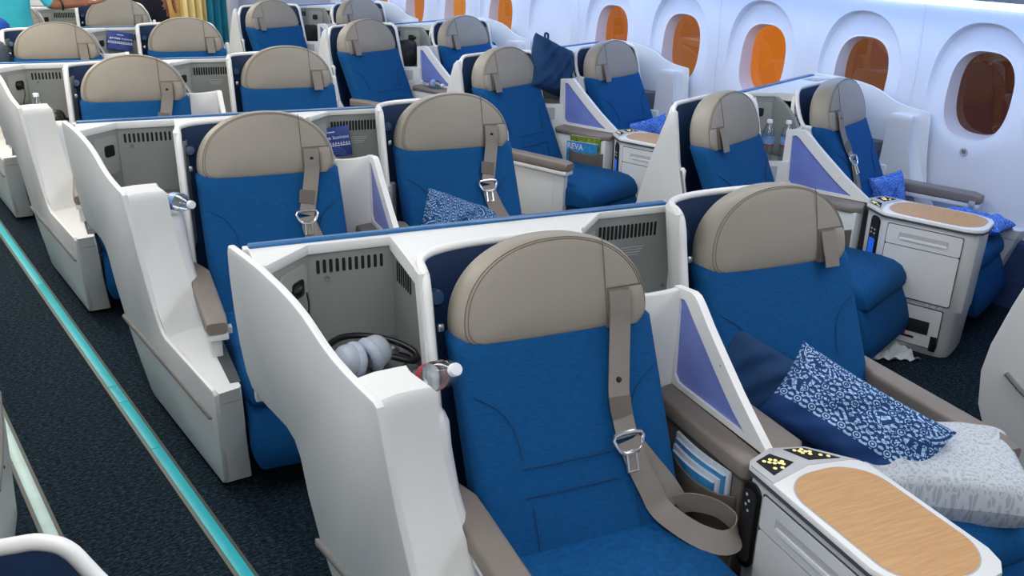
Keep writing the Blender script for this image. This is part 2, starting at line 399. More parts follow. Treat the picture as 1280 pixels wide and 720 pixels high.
proto = mk('wall_panel', P1, 'wall', wall_r, 50); proto.location = (0, WIN[0], 0)
tints = {2.32: (.085, .036, .020), 3.002: (.26, .115, .045), 3.684: (.95, .33, .03), 4.366: (.50, .21, .06), 5.048: (.62, .22, .035)}
for i, y in enumerate(WIN):
    if i: p = proto.copy(); C.objects.link(p); p.parent = wall_r; p.location = (0, y, 0)
    t = tints.get(round(y, 3), (.8, .33, .06) if i % 2 else (.95, .45, .08))
    wo = tag(mk('window_%d' % (i+1), RV, 'reveal', None, 50), kind='structure'); wo.location = (0, y, 0)
    mk('pane', PN, mat_glass('amber_dimmed_glass', t+(1,), .02), wo, 0)
    bt = mk('dimmer_button', join(xf(lathe([(.0, 0), (.021, 0), (.022, .004), (.015, .006), (.013, .002), (0, .002)], 18), Matrix.Translation((wallx(.72), 0, .72)) @ Matrix.Rotation(R(-90), 4, 'Y'))), 'silver', wo)
    mk('button_face', xf(lathe([(0, 0), (.011, 0), (.011, .003), (0, .004)], 14), Matrix.Translation((wallx(.72), 0, .72)) @ Matrix.Rotation(R(-90), 4, 'Y')), 'railgrey', wo)
PB = win_panel(False)[0]
mk('wall_panel', PB, 'wall', wall_r, 50).location = (0, 2.32+.682*5, 0)
for j, y in enumerate([2.32-.341+.682*(2*q+1) for q in range(-3, 6)]):
    mk('panel_seam', loft([[(wallx(z)-.004, y-.006, z), (wallx(z)-.008, y, z), (wallx(z)-.004, y+.006, z), (wallx(z)+.02, y, z)] for z in [.3+.06*q for q in range(20)]]), 'wall', wall_r)
tag(mk('baseboard_right', loft([[(XW-.035, y, 0), (XW-.035, y, .34), (XW-.02, y, .355), (XW+.05, y, .36), (XW+.05, y, 0)] for y in (Y0, Y1)]), 'dado', None), kind='structure')
tag(mk('trim_1', loft([[(XW-.05, y, 1.425), (XW-.045, y, 1.455), (XW+.02, y, 1.455), (XW+.02, y, 1.425)] for y in (Y0, Y1)]), 'led', None), kind='structure')
binr = tag(mk('overhead_bin', loft([[(XW-.06, y, 1.47), (XW-.30, y, 1.475), (XW-.62, y, 1.56), (XW-.86, y, 1.70), (XW-.90, y, 1.80), (XW-.84, y, 2.0), (XW-.70, y, 2.16), (XW-.05, y, 2.16)] for y in (Y0, Y1)]), 'bin', None),
    'grey overhead bin running along the window wall above the blue light', 'bin')
wall_l = structure('wall_left', loft([[(XL+.02, y, 0), (XL, y, .5), (XL, y, 1.0), (XL+.06, y, 1.45), (XL+.1, y, 2.2), (XL-.2, y, 2.2), (XL-.2, y, 0)] for y in (Y0, Y1)]), 'wall')
binl = tag(mk('overhead_bin', loft([[(XL+.06, y, 1.5), (XL+.30, y, 1.5), (XL+.56, y, 1.6), (XL+.7, y, 1.75), (XL+.7, y, 1.9), (XL+.6, y, 2.16), (XL+.05, y, 2.16)] for y in (Y0, Y1)]), 'bin', None),
    'grey overhead bin running along the wall opposite the amber windows', 'bin')

# aisle floor strips, each a row of segments
def strip(name, x, m, cuts, kindlabel):
    root = tag(mk(name, rbox(x-.029, x+.029, Y0, Y1, .0, .004, .001), 'stripedge', None), kind='structure')
    ys = [Y0]+cuts+[Y1]
    for a, b in zip(ys[:-1], ys[1:]): mk('strip_segment', rbox(x-.0175, x+.0175, a+.0015, b-.0015, .003, .0065, .001), m, root)
strip('trim_2', .706, 'teal', [-.3, 1.4, 2.95, 3.35, 3.5, 4.8, 6.4, 8.0], 'teal')
strip('trim_3', .300, 'mint', [.1, 1.6, 2.62, 4.1, 5.7, 7.3, 8.9], 'mint')

# ================================================================== SEATS
def hr_half(b, W=.254, H=.246, b0=.045):
    """half width of the domed headrest at height b"""
    if b >= b0: return W*max(0, 1-((b-b0)/(H-b0))**2.15)**(1/2.15)
    t = (b0-b)/b0; return W-.03*t**2.4
def hr_outline(n=72):
    H, b0 = .246, .045; pts = []
    for k in range(n+1):                                   # over the dome, right to left
        a = math.pi*k/n; ca, sa = math.cos(a), math.sin(a)
        pts.append((.254*math.copysign(abs(ca)**(2/2.15), ca), b0+(H-b0)*abs(sa)**(2/2.15)))
    pts += [(-.252, .03), (-.246, .016), (-.234, .006), (-.215, .001)]
    pts += [(-.14, -.001), (-.07, -.002), (0, -.002), (.07, -.002), (.14, -.001)]
    pts += [(.215, .001), (.234, .006), (.246, .016), (.252, .03)]
    return pts
HRM = Matrix.Translation((0, -.035, .826)) @ Matrix.Rotation(R(-13), 4, 'X')
def hr_depth(a, b):                                        # front surface
    w = max(.02, hr_half(max(0, min(.245, b)))); e = min(1, abs(a)/w); return -.062-.010*(1-e**2)
def headrest_geo():
    O_ = hr_outline(); cx, cy = 0, .1; rings = []
    for s, d in ((.0, .055), (.6, .055), (.86, .05), (.96, .035), (1, .015), (1, -.02), (.985, -.038), (.955, -.052), (.92, -.058), (.89, -.0605), (.8, -.064), (.55, -.069), (.25, -.072), (.02, -.0725)):
        rings.append([(cx+(x-cx)*s, d, cy+(y-cy)*s) for x, y in O_])
    return xf(fixn(loft(rings)), HRM)
def hr_path(pts, r=.0014, off=.0005): return xf(tube([(a, hr_depth(a, b)-off, b) for a, b in pts], r, 6), HRM)
def seam_ring(s, d, r=.0012): return xf(tube([(x*s, d, .1+(y-.1)*s) for x, y in hr_outline(40)], r, 5, True), HRM)
def bolster_geo():
    V, Fc = [], []; na, nb = 8, 7
    for j in range(nb+1):
        b = .004+.094*j/nb; w = hr_half(b)-.013
        for i in range(na+1):
            a = .186+(w-.186)*i/na; ed = min(1, 4*min(i/na, 1-i/na)+.0, 4*min(j/nb, 1-j/nb))
            fall = .014*max(0, (i/na-.55)/.45)**2
            V.append((a, hr_depth(a, b)-.001-.006*math.sin(ed*math.pi/2)+fall, b))
    for j in range(nb):
        for i in range(na): q = j*(na+1)+i; Fc.append((q, q+1, q+na+2, q+na+1))
    return xf((V, Fc), HRM)
BK = lambda z: -.31+.49*(z-.40)                            # front surface of the reclined seat back
def back_geo(W=.262):
    rings = []
    for z in (.37, .385, .40, .46, .55, .65, .75, .82, .85, .865, .872):
        t = 0 if z < .85 else (z-.85)/.022; ins = .035*t*t if t < 1 else .03
        lo = .03 if z < .38 else 0
        v0 = BK(z)+ins+lo; ww = W-.02*t; P = []
        for u, d in rrect(-ww, ww, 0, .105, .03, 4):
            bulge = -.006*math.cos(u/ww*math.pi/2) if d < .02 else 0
            P.append((u, v0+d*(1-.4*t)+bulge, z))
        rings.append(P)
    return fixn(loft(rings))
def on_back(pts, off=.004): return [(u, BK(z)-off-.006*math.cos(u/.262*math.pi/2), z) for u, z in pts]
def back_seams():
    gs = [tube(on_back([(u, z) for u in [-.15+.02*i for i in range(13)]], .001), .0017, 6) for z in (.583, .524)]
    for s in (-1, 1):
        gs.append(tube(catmull(on_back([(s*u, z) for u, z in ((.146, .60), (.149, .64), (.16, .677), (.185, .712), (.238, .745))], .0012), 4), .0014, 6))
        gs.append(tube(on_back([(s*.135, z) for z in (.41, .44, .47, .50)], .0008), .0014, 6))
    return join(*gs)
def cushion_geo():
    rings = []
    prof = [(-.275, .405, .30), (-.30, .408, .28), (-.42, .412, .28), (-.60, .414, .285), (-.74, .414, .29), (-.80, .408, .292), (-.84, .392, .296), (-.862, .368, .302), (-.868, .345, .312)]
    for v, zt, zb in prof:
        e = 0 if v > -.78 else ((-.78-v)/.09)**2*.022
        rings.append([(u, v, z) for u, z in rrect(-.252+e, .252-e, zb, zt, min(.03, (zt-zb)*.45), 4)])
    return fixn(loft(rings))
def legrest_geo():
    rings = []
    for t in [i/8 for i in range(9)]:
        z = .335-.235*t; v = -.80-.085*math.sin(t*1.5); e = .02*max(0, t-.8)/.2
        rings.append([(u, v+d, z) for u, d in rrect(-.245+e, .245-e, -.035+e*.6, .05-e*.6, .02, 3)])
    return fixn(loft(rings))
def arm_geo(s, u0, u1, v0, v1):
    """padded armrest, tapered to a point at the back"""
    rings = []
    for t in [i/14 for i in range(15)]:
        v = v0+(v1-v0)*t; k = min(1, .35+t*3.2); f = max(0, (t-.93)/.07)
        ua, ub = (u0, u0+(u1-u0)*k) if s > 0 else (u1-(u1-u0)*k, u1)
        rings.append([(u, v, z) for u, z in rrect(ua+.004*f, ub-.004*f, .498+.006*f, .552-.010*f*f, .012, 3)])
    return fixn(loft(rings))
A_ARM, B_ARM = (-.335, -.262, -.10, -.71), (.222, .298, -.17, -.735)
def buckle_geo(cu, cz):
    L_ = []
    fr = [(-.036, .018), (.036, .018), (.030, -.012), (.014, -.022), (-.014, -.022), (-.030, -.012)]
    L_.append(tube(catmull(on_back([(cu+a, cz+b) for a, b in fr], .016), 3, True), .0058, 7, True))
    tg_ = [(-.013, -.018), (.013, -.018), (.013, -.062), (-.013, -.062)]
    L_.append(tube(on_back([(cu+a, cz+b) for a, b in tg_], .016), .0052, 6, True))
    return join(*L_)

def make_seat(side, m):
    """one seat in its own frame (origin on the floor under the headrest); m=-1 gives the mirror image"""
    ff = (lambda g: g) if m > 0 else mirror
    t = empty('airliner_seat')
    h = mk('headrest', ff(headrest_geo()), 'leather', t, 50)
    mk('seam', ff(join(seam_ring(.905, -.0600), seam_ring(.935, -.0568))), 'seam', h)
    mk('seam', ff(hr_path([(.122, .225-.02*i) for i in range(12)])), 'seam', h)
    mk('seam', ff(hr_path([(.122+.0115*i, .1015) for i in range(10)])), 'seam', h)
    mk('side_bolster', ff(bolster_geo()), 'leather', h, 60)
    mk('strap_slot', ff(xf(rbox(.126, .184, -.0745, -.06, .004, .099, .002), HRM)), 'seam', h)
    mk('seat_back', ff(back_geo()), 'fabric', t, 50)
    mk('piping', ff(back_seams()), 'fabseam', t.children[-1])
    mk('seat_cushion', ff(cushion_geo()), 'fabric', t, 50)
    mk('leg_rest', ff(legrest_geo()), 'fabric', t, 50)
    mk('seat_frame', ff(join(rbox(-.22, .22, -.74, -.30, .06, .285, .01), rbox(-.20, .20, -.36, -.12, .10, .40, .01))), 'darkgrey', t)
    u0, u1, v0, v1 = A_ARM if side == 'A' else B_ARM; s = 1 if side == 'A' else -1
    a = mk('armrest', ff(arm_geo(s, u0, u1, v0, v1)), 'pad', t, 50)
    mk('armrest_tray', ff(rbox(u0+.006, u1-.002, v1+.004, v0-.12, .478, .500, .004)), 'rim', a)
    uc = (u0+u1)/2
    mk('armrest_support', ff(join(rbox(uc-.022, uc+.014, v1+.03, v1+.11, .20, .482, .006))), 'white', a)
    mk('armrest_latch', ff(rbox(u1-.004 if side == 'A' else u0-.012, u1+.012 if side == 'A' else u0+.004, v1+.02, v1+.05, .492, .515, .003)), 'silver', a)
    if side == 'B':
        mk('armrest_panel', ff(rbox(u0+.02, u1-.02, v1+.10, v0-.16, .12, .485, .006)), 'white', t)
    return t
def strap_short(m):
    ff = (lambda g: g) if m > 0 else mirror
    g = ribbon([tuple(HRM @ Vector((.155+.003*(k > 2), -.079-.004*k+.002*(k > 3), .094-.026*k))) for k in range(5)], (1, 0, 0), .05, .003)
    return ff(g)
def strap_long(m, variant):
    """shoulder strap out of the headrest slot, over the seat back to the buckle, then on to the lap"""
    ff = (lambda g: g) if m > 0 else mirror
    top = [tuple(HRM @ Vector((.155, -.079, .094))), tuple(HRM @ Vector((.153, -.084, .05))), tuple(HRM @ Vector((.150, -.084, .01)))]
    P = top+(on_back([(.135, .76), (.122, .69), (.127, .61)], .012) if variant == 'loop' else on_back([(.130, .77), (.110, .705)], .012))
    s1 = ribbon(catmull(P, 5), (1, 0, 0), .056, .003)
    if variant == 'loop':
        Q = on_back([(.128, .605), (.142, .55), (.165, .49)], .016)+[(.185, -.315, .445), (.215, -.40, .432), (.255, -.455, .430), (.292, -.462, .438), (.312, -.43, .452), (.296, -.375, .462), (.262, -.325, .455), (.235, -.30, .44)]
        W = [(1, -.1, .1)]*3+[(.9, -.2, .35), (.75, .3, .55), (.5, .45, .75), (.2, .5, .85), (-.1, .4, .9), (-.3, .2, .95), (-.3, .1, .95), (-.3, .1, .95)]
        Qc = catmull(Q, 5); Wc = [tuple(v) for v in catmull(W, 5)]
        s2 = ribbon(Qc, Wc, .056, .003)
        s3 = ribbon(catmull(on_back([(.135, .60), (.175, .545), (.215, .49), (.24, .445)], .010), 4), (1, 0, .3), .052, .003)
        return ff(join(s1, s2)), ff(s3)
    Q = on_back([(.110, .70), (.118, .64), (.145, .56), (.18, .49), (.205, .445)], .014)+[(.22, -.33, .43)]
    s2 = ribbon(catmull(Q, 4), (1, 0, .25), .054, .003)
    s3 = ribbon(catmull(on_back([(.112, .69), (.145, .60), (.195, .51), (.235, .44)], .009), 4), (1, 0, .3), .05, .003)
    return ff(join(s1, s2)), ff(s3)
def add_belt(seat, m, variant):
    if variant == 'short': mk('shoulder_strap', strap_short(m), 'strap', seat, 50); return
    ff = (lambda g: g) if m > 0 else mirror
    a, b = strap_long(m, variant)
    s = mk('shoulder_strap', a, 'strap', seat, 50); mk('lap_strap', b, 'strap', seat, 50)
    lp = variant == 'loop'
    sp = Vector(on_back([(.128, .735)], .0135)[0]) if lp else HRM @ Vector((.154, -.0835, .058))
    mk('snap_button', ff(xf(lathe([(0, 0), (.0075, 0), (.0065, .003), (0, .004)], 14), Matrix.Translation(sp) @ Matrix.Rotation(R(64 if lp else 100), 4, 'X'))), 'black', s)
    mk('strap_fold', ff(ribbon(on_back([(.122, .70), (.121, .67), (.123, .655)] if lp else [(.125, .79), (.120, .765), (.115, .745)], .0145), (1, 0, 0), .058, .003)), 'pocket', s)
    mk('buckle', ff(buckle_geo(*((.128, .600) if lp else (.110, .700)))), 'metal', seat, 50)

# ================================================================== SHELL OF A PAIR OF SEATS
SA, SB = (-.008, 0.0), (.81, .20)
ZT = {0: [(-1, 1.012), (.12, 1.012), (.178, .988), (.215, .93), (.235, .885), (.25, .852)], 1: [(-1, 1.012), (.17, 1.012), (.20, 1.0), (.24, .94), (.262, .86), (.276, .75)]}
def ztop(u, w):
    P = ZT[w]
    for (a, za), (b, zb) in zip(P[:-1], P[1:]):
        if u <= b: return za+(zb-za)*(u-a)/(b-a)
    return P[-1][1]
def ucurve(off=0, lean=0, n=44, depth=.142, w=0):
    """plan of the shell hollow behind one seat, left post round the back to the right-hand end"""
    out = []
    for k in range(n+1):
        a = math.pi*(1-k/n); ca, sa = math.cos(a), math.sin(a); left = k*2 < n
        half = .30 if left else (.25, .276)[w]; e = -.005 if left else (.035, .072)[w]   # the right-hand post stands further back
        out.append(((half+off)*math.copysign(abs(ca)**.62, ca), e+(depth+off-e)*abs(sa)**.75+lean))
    return out
LEAN = lambda z: -.25*(1.012-max(z, .42))
def ring_u(off, z, c):
    w = 0 if c is SA else 1
    return [(c[0]+u, c[1]+v, min(z, ztop(u, w))) for u, v in ucurve(off, LEAN(z), w=w)]
def shell_lining(c):
    return fixn(loft([ring_u(0, z, c) for z in (1.008, .95, .85, .75, .65, .55, .42, .15)]+[ring_u(.006, z, c) for z in (.15, .42, .55, .65, .75, .85, .95, 1.008)], False))
def shell_outer(c, z0=.04):
    zs = (1.006, .95, .85, .75, .65, .55, .42, z0)
    g = loft([ring_u(.008, z, c) for z in zs]+[ring_u(.022, z, c) for z in zs[::-1]]+[ring_u(.008, zs[0], c)], False)
    n = len(ring_u(0, .5, c)); k = 2*len(zs)
    return fixn((g[0], g[1]+[tuple(i*n for i in range(k)), tuple(i*n+n-1 for i in range(k))]))
def shell_rim(c):
    w = 0 if c is SA else 1
    P = [(c[0]-.306, c[1]-.006+LEAN(z), z) for z in (.42, .55, .7, .82, .92, .97)]
    top = [(c[0]+u, c[1]+v+LEAN(ztop(u, w)), ztop(u, w)) for u, v in ucurve(.006, 0, w=w)]
    a = (c[0]-.304, c[1]+.006+LEAN(1.0), 1.0)
    Q = [(c[0]+.284, c[1]+.085+LEAN(z), z) for z in (.70, .6, .5, .42)] if w else []
    return tube(catmull(P+[a]+top[2:]+Q, 2), .011, 8)
def wside(z): return .722+.09*(1.0-z)                      # aisle face of the pod leans a little
def side_wing_geo():
    out = [(2.085, 1.005), (2.0, 1.006), (1.90, 1.004), (1.80, .994), (1.73, .982), (1.68, .968), (1.64, .950), (1.60, .931), (1.555, .916), (1.50, .905), (1.44, .898), (1.385, .893), (1.374, .884),
           (1.362, .78), (1.345, .66), (1.315, .53), (1.285, .445), (1.265, .425), (1.235, .413), (.79, .413), (.775, .40), (.80, .30), (.87, .04), (.885, .02), (1.60, .02), (1.635, .035),
           (1.73, .18), (1.785, .29), (1.82, .42), (1.832, .53), (1.85, .566), (1.89, .584), (2.04, .588), (2.10, .60), (2.125, .64), (2.135, .72), (2.13, .82), (2.115, .92), (2.098, .985)]
    A = [WL(wside(z), y, z) for y, z in out]; B = [WL(wside(z)+.020, y, z) for y, z in out]
    bm = bmesh.new(); a = [bm.verts.new(p) for p in A]; b = [bm.verts.new(p) for p in B]; n = len(out)
    bm.faces.new(a); bm.faces.new(b[::-1])
    for i in range(n): bm.faces.new((a[i], b[i], b[(i+1) % n], a[(i+1) % n]))
    bmesh.ops.recalc_face_normals(bm, faces=list(bm.faces))
    es = [e for e in bm.edges if len(e.link_faces) == 2 and e.calc_face_angle(0) > R(60)]
    bmesh.ops.bevel(bm, geom=es, offset=.006, segments=2, affect='EDGES', profile=.5)
    return from_bm(bm)
def pod_front_geo():
    """upright front of the aisle pod: swells forward towards the ledge; hollowed a little in the middle"""
    rings = []
    for z in (.41, .43, .46, .50, .55, .60, .66, .72, .78, .84, .862, .870):
        t = (z-.41)/.46; fl = .17*(1-t)**2.2; cap = 0 if z < .86 else (z-.86)/.01*.008
        yl, yr = 1.408-fl, 1.405-.80*fl; xr = .888+.045*(1-t)**1.5
        P = []
        xl = wside(z)+.012
        for k in range(7):
            q = k/6; P.append(WL(xl+(xr-cap-xl)*q, yl+(yr-yl)*q+.012*math.sin(math.pi*q)+cap, z))
        P += [WL(xr-cap, 1.50, z), WL(xr+.008-cap, 1.535-cap, z), WL((xl+xr)/2, 1.545-cap, z), WL(xl, 1.535-cap, z)]
        rings.append(P)
    return fixn(loft(rings))
def pod_holder_geo():
    """lower step beside the pod top where a bottle stands, with a rounded lip"""
    rings = []
    for z in (.41, .46, .52, .60, .70, .76, .775):
        t = (z-.41)/.37; fl = .14*(1-t)**2.2; xl = .875+.045*(1-t)**1.5; xr = .955+.02*(1-t); c = 0 if z < .77 else .008
        rings.append([WL(xl, 1.41-fl+c, z), WL(xl+(xr-xl)*.5, 1.415-fl+c, z), WL(xr-.015-c, 1.44-fl+c, z), WL(xr-c, 1.48-fl*.5+c, z), WL(xr-c, 1.56, z), WL(xl, 1.56, z)])
    return fixn(loft(rings))
def base_geo(z0, z1, top=False):
    def q(z):
        t = z/.41; f = lambda a, b: b+(a-b)*t
        return [WL(wside(z)+.012, f(.762, .887), z), WL(f(.853, .906), f(.768, .880), z), WL(f(.862, .912), f(.78, .893), z), WL(f(.935, .96), 1.40, z), WL(f(.95, .97), 1.60, z), WL(wside(z)+.012, 1.60, z)]
    return fixn(loft([q(z0), q((z0+z1)/2), q(z1)]))
def slots(u0, u1, n, v, z0, z1, w=.0085):
    gs = []
    for i in range(n):
        uc = u0+(u1-u0)*i/(n-1); gs.append(prism([(a, b) for a, b in rrect(uc-w/2, uc+w/2, z0, z1, w*.45, 3)], 'v', v-.0012, v+.004))
    return join(*gs)
def facet(p, q, z0, z1, t=.004):
    d = Vector((q[0]-p[0], q[1]-p[1], 0)).normalized(); nrm = Vector((d.y, -d.x, 0))
    return d, nrm
def plate(p, q, za, zb, off, th, r=.012, a0=0.0, a1=1.0):
    """rounded plate standing on the vertical plane through p-q, proud of it by off"""
    P = Vector((p[0], p[1], 0)); Q = Vector((q[0], q[1], 0)); d = (Q-P); Ln = d.length; d.normalize(); nrm = Vector((d.y, -d.x, 0))
    o = rrect(a0*Ln, a1*Ln, za, zb, r, 4)
    A = [P+d*a+nrm*off+Vector((0, 0, z)) for a, z in o]; B = [P+d*a+nrm*(off+th)+Vector((0, 0, z)) for a, z in o]
    return fixn(loft([A, B]))
FL, FR_ = ((-.625, .205), (-.512, .327)), ((.205, .215), (.312, .333))    # slanting outlet facets of the two side compartments
def make_shell(m):
    ff = (lambda g: g) if m > 0 else mirror
    t = empty('seat_pair_shell')
    sq = (lambda g: g) if m > 0 else (lambda g: ([(-.31+(v[0]+.31)*.60 if v[0] < -.31 else v[0], v[1], v[2]) for v in g[0]], g[1]))   # the pods by the windows are slimmer
    K = lambda nm, g, mt, p=None, sm=40: mk(nm, ff(sq(g)), mt, p or t, sm)
    # partition behind the pair
    pa = K('partition', prism([(-.665, .333), (.555, .336), (.555, .362), (-.665, .362)], 'z', .57, .992, .003), 'white')
    K('top_trim', rbox(-.652, .548, .332, .361, .986, .999, .004), 'trimblue', pa)
    K('deck', fixn(loft([[(-.30, .335, z)]+[(SA[0]+u, SA[1]+v, z) for u, v in ucurve(.012, LEAN(z))[:-14]]+[(.195, .205, z), (.30, .335, z)] for z in (.955, .9925)])), 'white')
    # left-hand compartment behind the pod
    K('compartment_back', prism([(-.512, .330), (-.285, .327), (-.285, .345), (-.512, .345)], 'z', .69, .965), 'grey')
    sf = prism([FL[0], FL[1], (-.512, .345), (-.655, .345), (-.638, .27)], 'z', .69, .965); K('compartment_corner', sf, 'grey')
    K('rim_band', prism([(-.655, .205), (-.632, .203), (-.512, .318), (-.23, .318), (-.235, .30), (-.275, .20), (-.282, .12), (-.262, .12), (-.21, .17), (-.14, .26), (-.2, .34), (-.655, .34)], 'z', .965, .992, .003), 'white')
    side = K('compartment_side', fixn(loft([[(-.29, .33, z), (-.286, .20, z), (-.284, .10+LEAN(z)*.5, z), (-.319, .004+LEAN(z), z), (-.301, -.004+LEAN(z), z), (-.272, .11+LEAN(z)*.5, z), (-.22, .33, z)] for z in (.60, .78, .955, .962)])), 'grey', None, 50)
    K('vent_slots', join(*[plate((-.2895, .315), (-.2835, .12), .875+.0*i, .930, .0008, .0015, .003, .10+.085*i, .10+.085*i+.03) for i in range(7)]), 'void', side)
    K('screw', xf(lathe([(0, 0), (.005, 0), (.004, .003), (0, .003)], 10), Matrix.Translation((-.283, .13, .90)) @ Matrix.Rotation(R(-90), 4, 'Y')), 'rim', side)
    K('compartment_floor', prism([(-.655, .34), (-.245, .34), (-.25, .10), (-.33, -.05), (-.45, -.16), (-.53, -.16), (-.60, .10)], 'z', .60, .708), 'darkgrey')
    K('vent_slots', slots(-.487, -.322, 11, .3285, .908, .944), 'void', t.children[3])
    K('screw', xf(lathe([(0, 0), (.008, 0), (.007, .003), (.003, .001), (0, .001)], 12), Matrix.Translation((-.465, .3285, .893)) @ Matrix.Rotation(R(90), 4, 'X')), 'railgrey', t.children[3])
    op = K('outlet_panel', plate(FL[0], FL[1], .80, .945, .0005, .003, .014, .22, .92), 'grey2')
    K('socket', plate(FL[0], FL[1], .868, .912, .003, .004, .01, .50, .80), 'black', op)
    K('print_lines', join(*[plate(FL[0], FL[1], .775-.012*i, .779-.012*i, .0006, .0006, .0015, .25, .85-.1*i) for i in range(3)]), 'railgrey', op)
    # aisle pod
    wg = K('side_wing', side_wing_geo(), 'white', None, 35)
    rl = []
    for y in [1.815, 1.80]+[1.7-.1*i for i in range(8)]+[.86, .848]:
        e = .3 if y in (1.815, .848) else 1
        rl.append([WL(wside(.288)-dx*e, y, .288+dz*e) for dx, dz in ((-.004, -.011), (.005, -.010), (.009, -.004), (.009, .004), (.005, .010), (-.004, .011))])
    K('bumper_rail', fixn(loft(rl)), 'railgrey', wg, 50)
    pf = K('pod_front', pod_front_geo(), 'white', None, 40); m > 0 and K('bottle_step', pod_holder_geo(), 'white', pf, 40)
    K('ledge', base_geo(.365, .411), 'white'); K('pod_base', base_geo(.02, .362), 'white')
    K('armrest_slot', join(prism([(-.325, -.50), (-.28, -.50), (-.268, -.88), (-.30, -.88)], 'z', .4105, .4125)), 'line', t.children[-2])
    K('pod_body', prism([(-.50, .03), (-.32, .03), (-.33, -.08), (-.36, -.20), (-.46, -.20)], 'z', .10, .60, .004), 'white')
    # hollow behind each seat
    for c in (SA, SB):
        ln = K('seat_hollow', shell_lining(c), 'navy', None, 50)
        K('reading_light', xf(lathe([(0, 0), (.020, 0), (.021, .016), (.016, .026), (0, .027)], 16), Matrix.Translation((c[0]-.268, c[1]+.045, .925)) @ Matrix.Rotation(R(75), 4, 'X')), 'lampblue', ln, 50)
        K('coat_hook', rbox(c[0]-.284, c[0]-.268, c[1]-.03, c[1]-.018, .865, .885, .004), 'metal', ln, 50)
        K('shell_wall', shell_outer(c), 'white', None, 50); K('shell_rim', shell_rim(c), 'rim', None, 60)
    # fin on the far aisle side of the second seat
    fo = [(SB[1]+.045, .885), (SB[1]+.075, .875), (SB[1]+.11, .85), (SB[1]+.15, .79), (SB[1]+.19, .65), (SB[1]+.225, .50), (SB[1]+.235, .40), (SB[1]+.22, .28), (SB[1]+.17, .16), (SB[1]+.10, .03), (SB[1]-.30, .03), (SB[1]-.28, .25), (SB[1]-.16, .42), (SB[1]-.06, .53), (SB[1]+.005, .77), (SB[1]+.03, .87)]
    if m < 0: fo = [(SB[1]+.045, 1.004), (SB[1]+.06, 1.008), (SB[1]+.085, .985), (SB[1]+.115, .90), (SB[1]+.15, .79)]+fo[4:-1]+[(SB[1]+.035, .95)]
    fin = K('side_fin', prism([(a+.02, b) for a, b in fo], 'u', SB[0]+.278, SB[0]+.302, .006), 'white', None, 35)
    K('bumper_rail', tube(catmull([(SB[0]+.306, SB[1]+.18, .42), (SB[0]+.308, SB[1]+.10, .36), (SB[0]+.308, SB[1]-.02, .315), (SB[0]+.306, SB[1]-.16, .29)], 5), .009, 8), 'railgrey', fin)
    K('screw', xf(lathe([(0, 0), (.006, 0), (.005, .002), (0, .002)], 10), Matrix.Translation((SB[0]+.302, SB[1]+.05, .24)) @ Matrix.Rotation(R(90), 4, 'Y')), 'void', fin)
    # compartment between the two seats
    cb = K('compartment_back', prism([(.305, .334), (.572, .331), (.572, .345), (.305, .345)], 'z', .66, .972), 'grey')
    K('vent_slots', slots(.328, .538, 17, .3328, .902, .945), 'void', cb)
    K('screw', xf(lathe([(0, 0), (.007, 0), (.006, .003), (0, .002)], 10), Matrix.Translation((.556, .331, .935)) @ Matrix.Rotation(R(90), 4, 'X')), 'railgrey', cb)
    K('screw', xf(lathe([(0, 0), (.007, 0), (.006, .003), (0, .002)], 10), Matrix.Translation((.556, .331, .737)) @ Matrix.Rotation(R(90), 4, 'X')), 'railgrey', cb)
    K('print_lines', join(*[prism(rrect(.40+.004*i, .48-.006*i, .872-.008*i, .8745-.008*i, .001, 2), 'v', .3312, .3326) for i in range(4)]), 'silver', cb)
    K('compartment_corner', prism([FR_[0], FR_[1], (.33, .345), (.20, .345)], 'z', .66, .972), 'grey')
    sw = [((.296, .040), .846), ((.272, .055), .856), ((.248, .10), .90), ((.228, .155), .945), ((.205, .215), .972)]
    K('compartment_side', fixn(loft([[(p[0]-.006, p[1]-.006, .60), (p[0]-.006, p[1]-.006, zt), (p[0]+.006, p[1]+.006, zt), (p[0]+.006, p[1]+.006, .60)] for p, zt in sw])), 'grey', None, 50)
    op = K('outlet_panel', plate(FR_[0], FR_[1], .80, .945, .0005, .003, .014, .12, .88), 'grey2')
    K('socket', plate(FR_[0], FR_[1], .872, .915, .003, .004, .01, .38, .66), 'black', op)
    K('rim_band', prism([(.20, .225), (.215, .222), (.318, .326), (.572, .322), (.572, .34), (.20, .34)], 'z', .972, .992, .003), 'white')
    K('compartment_floor', prism([(.24, .34), (.58, .34), (.54, .12), (.47, .05), (.28, .03)], 'z', .62, .690), 'silver')
    K('low_board', prism([(.412, .012), (.43, .012), (.545, .135), (.545, .16), (.53, .16), (.412, .034)], 'z', .10, .712, .004), 'white')
    # board beside the first seat, curving up to the sail
    bd = []
    for i in range(9):
        u = .235+.178*i/8; zt = .848+.016*(i/8)**2+.010*(1-i/8)**3; vv = .048-.020*(i/8)
        bd.append([(u, vv-.012, .35), (u, vv-.012, zt-.004), (u, vv-.008, zt), (u, vv+.008, zt), (u, vv+.012, zt-.004), (u, vv+.012, .35)])
    K('side_board', fixn(loft(bd)), 'white', None, 50)
    # sail
    O_ = [(.048, .862), (-.030, .872), (-.050, .868), (-.072, .852), (-.115, .812), (-.16, .775), (-.21, .735), (-.26, .695), (-.32, .652), (-.395, .602), (-.40, .590), (-.03, .586), (.02, .586), (.048, .60)]
    I_ = [(.016, .838), (-.006, .842), (-.022, .832), (-.05, .806), (-.085, .776), (-.125, .742), (-.17, .704), (-.21, .672), (-.255, .638), (-.305, .608), (-.31, .604), (-.035, .602), (-.012, .604), (.006, .62)]
    n = len(O_); V = [(u, a, b) for u in (.400, .422) for a, b in O_]+[(u, a, b) for u in (.400, .422) for a, b in I_]; Fc = []
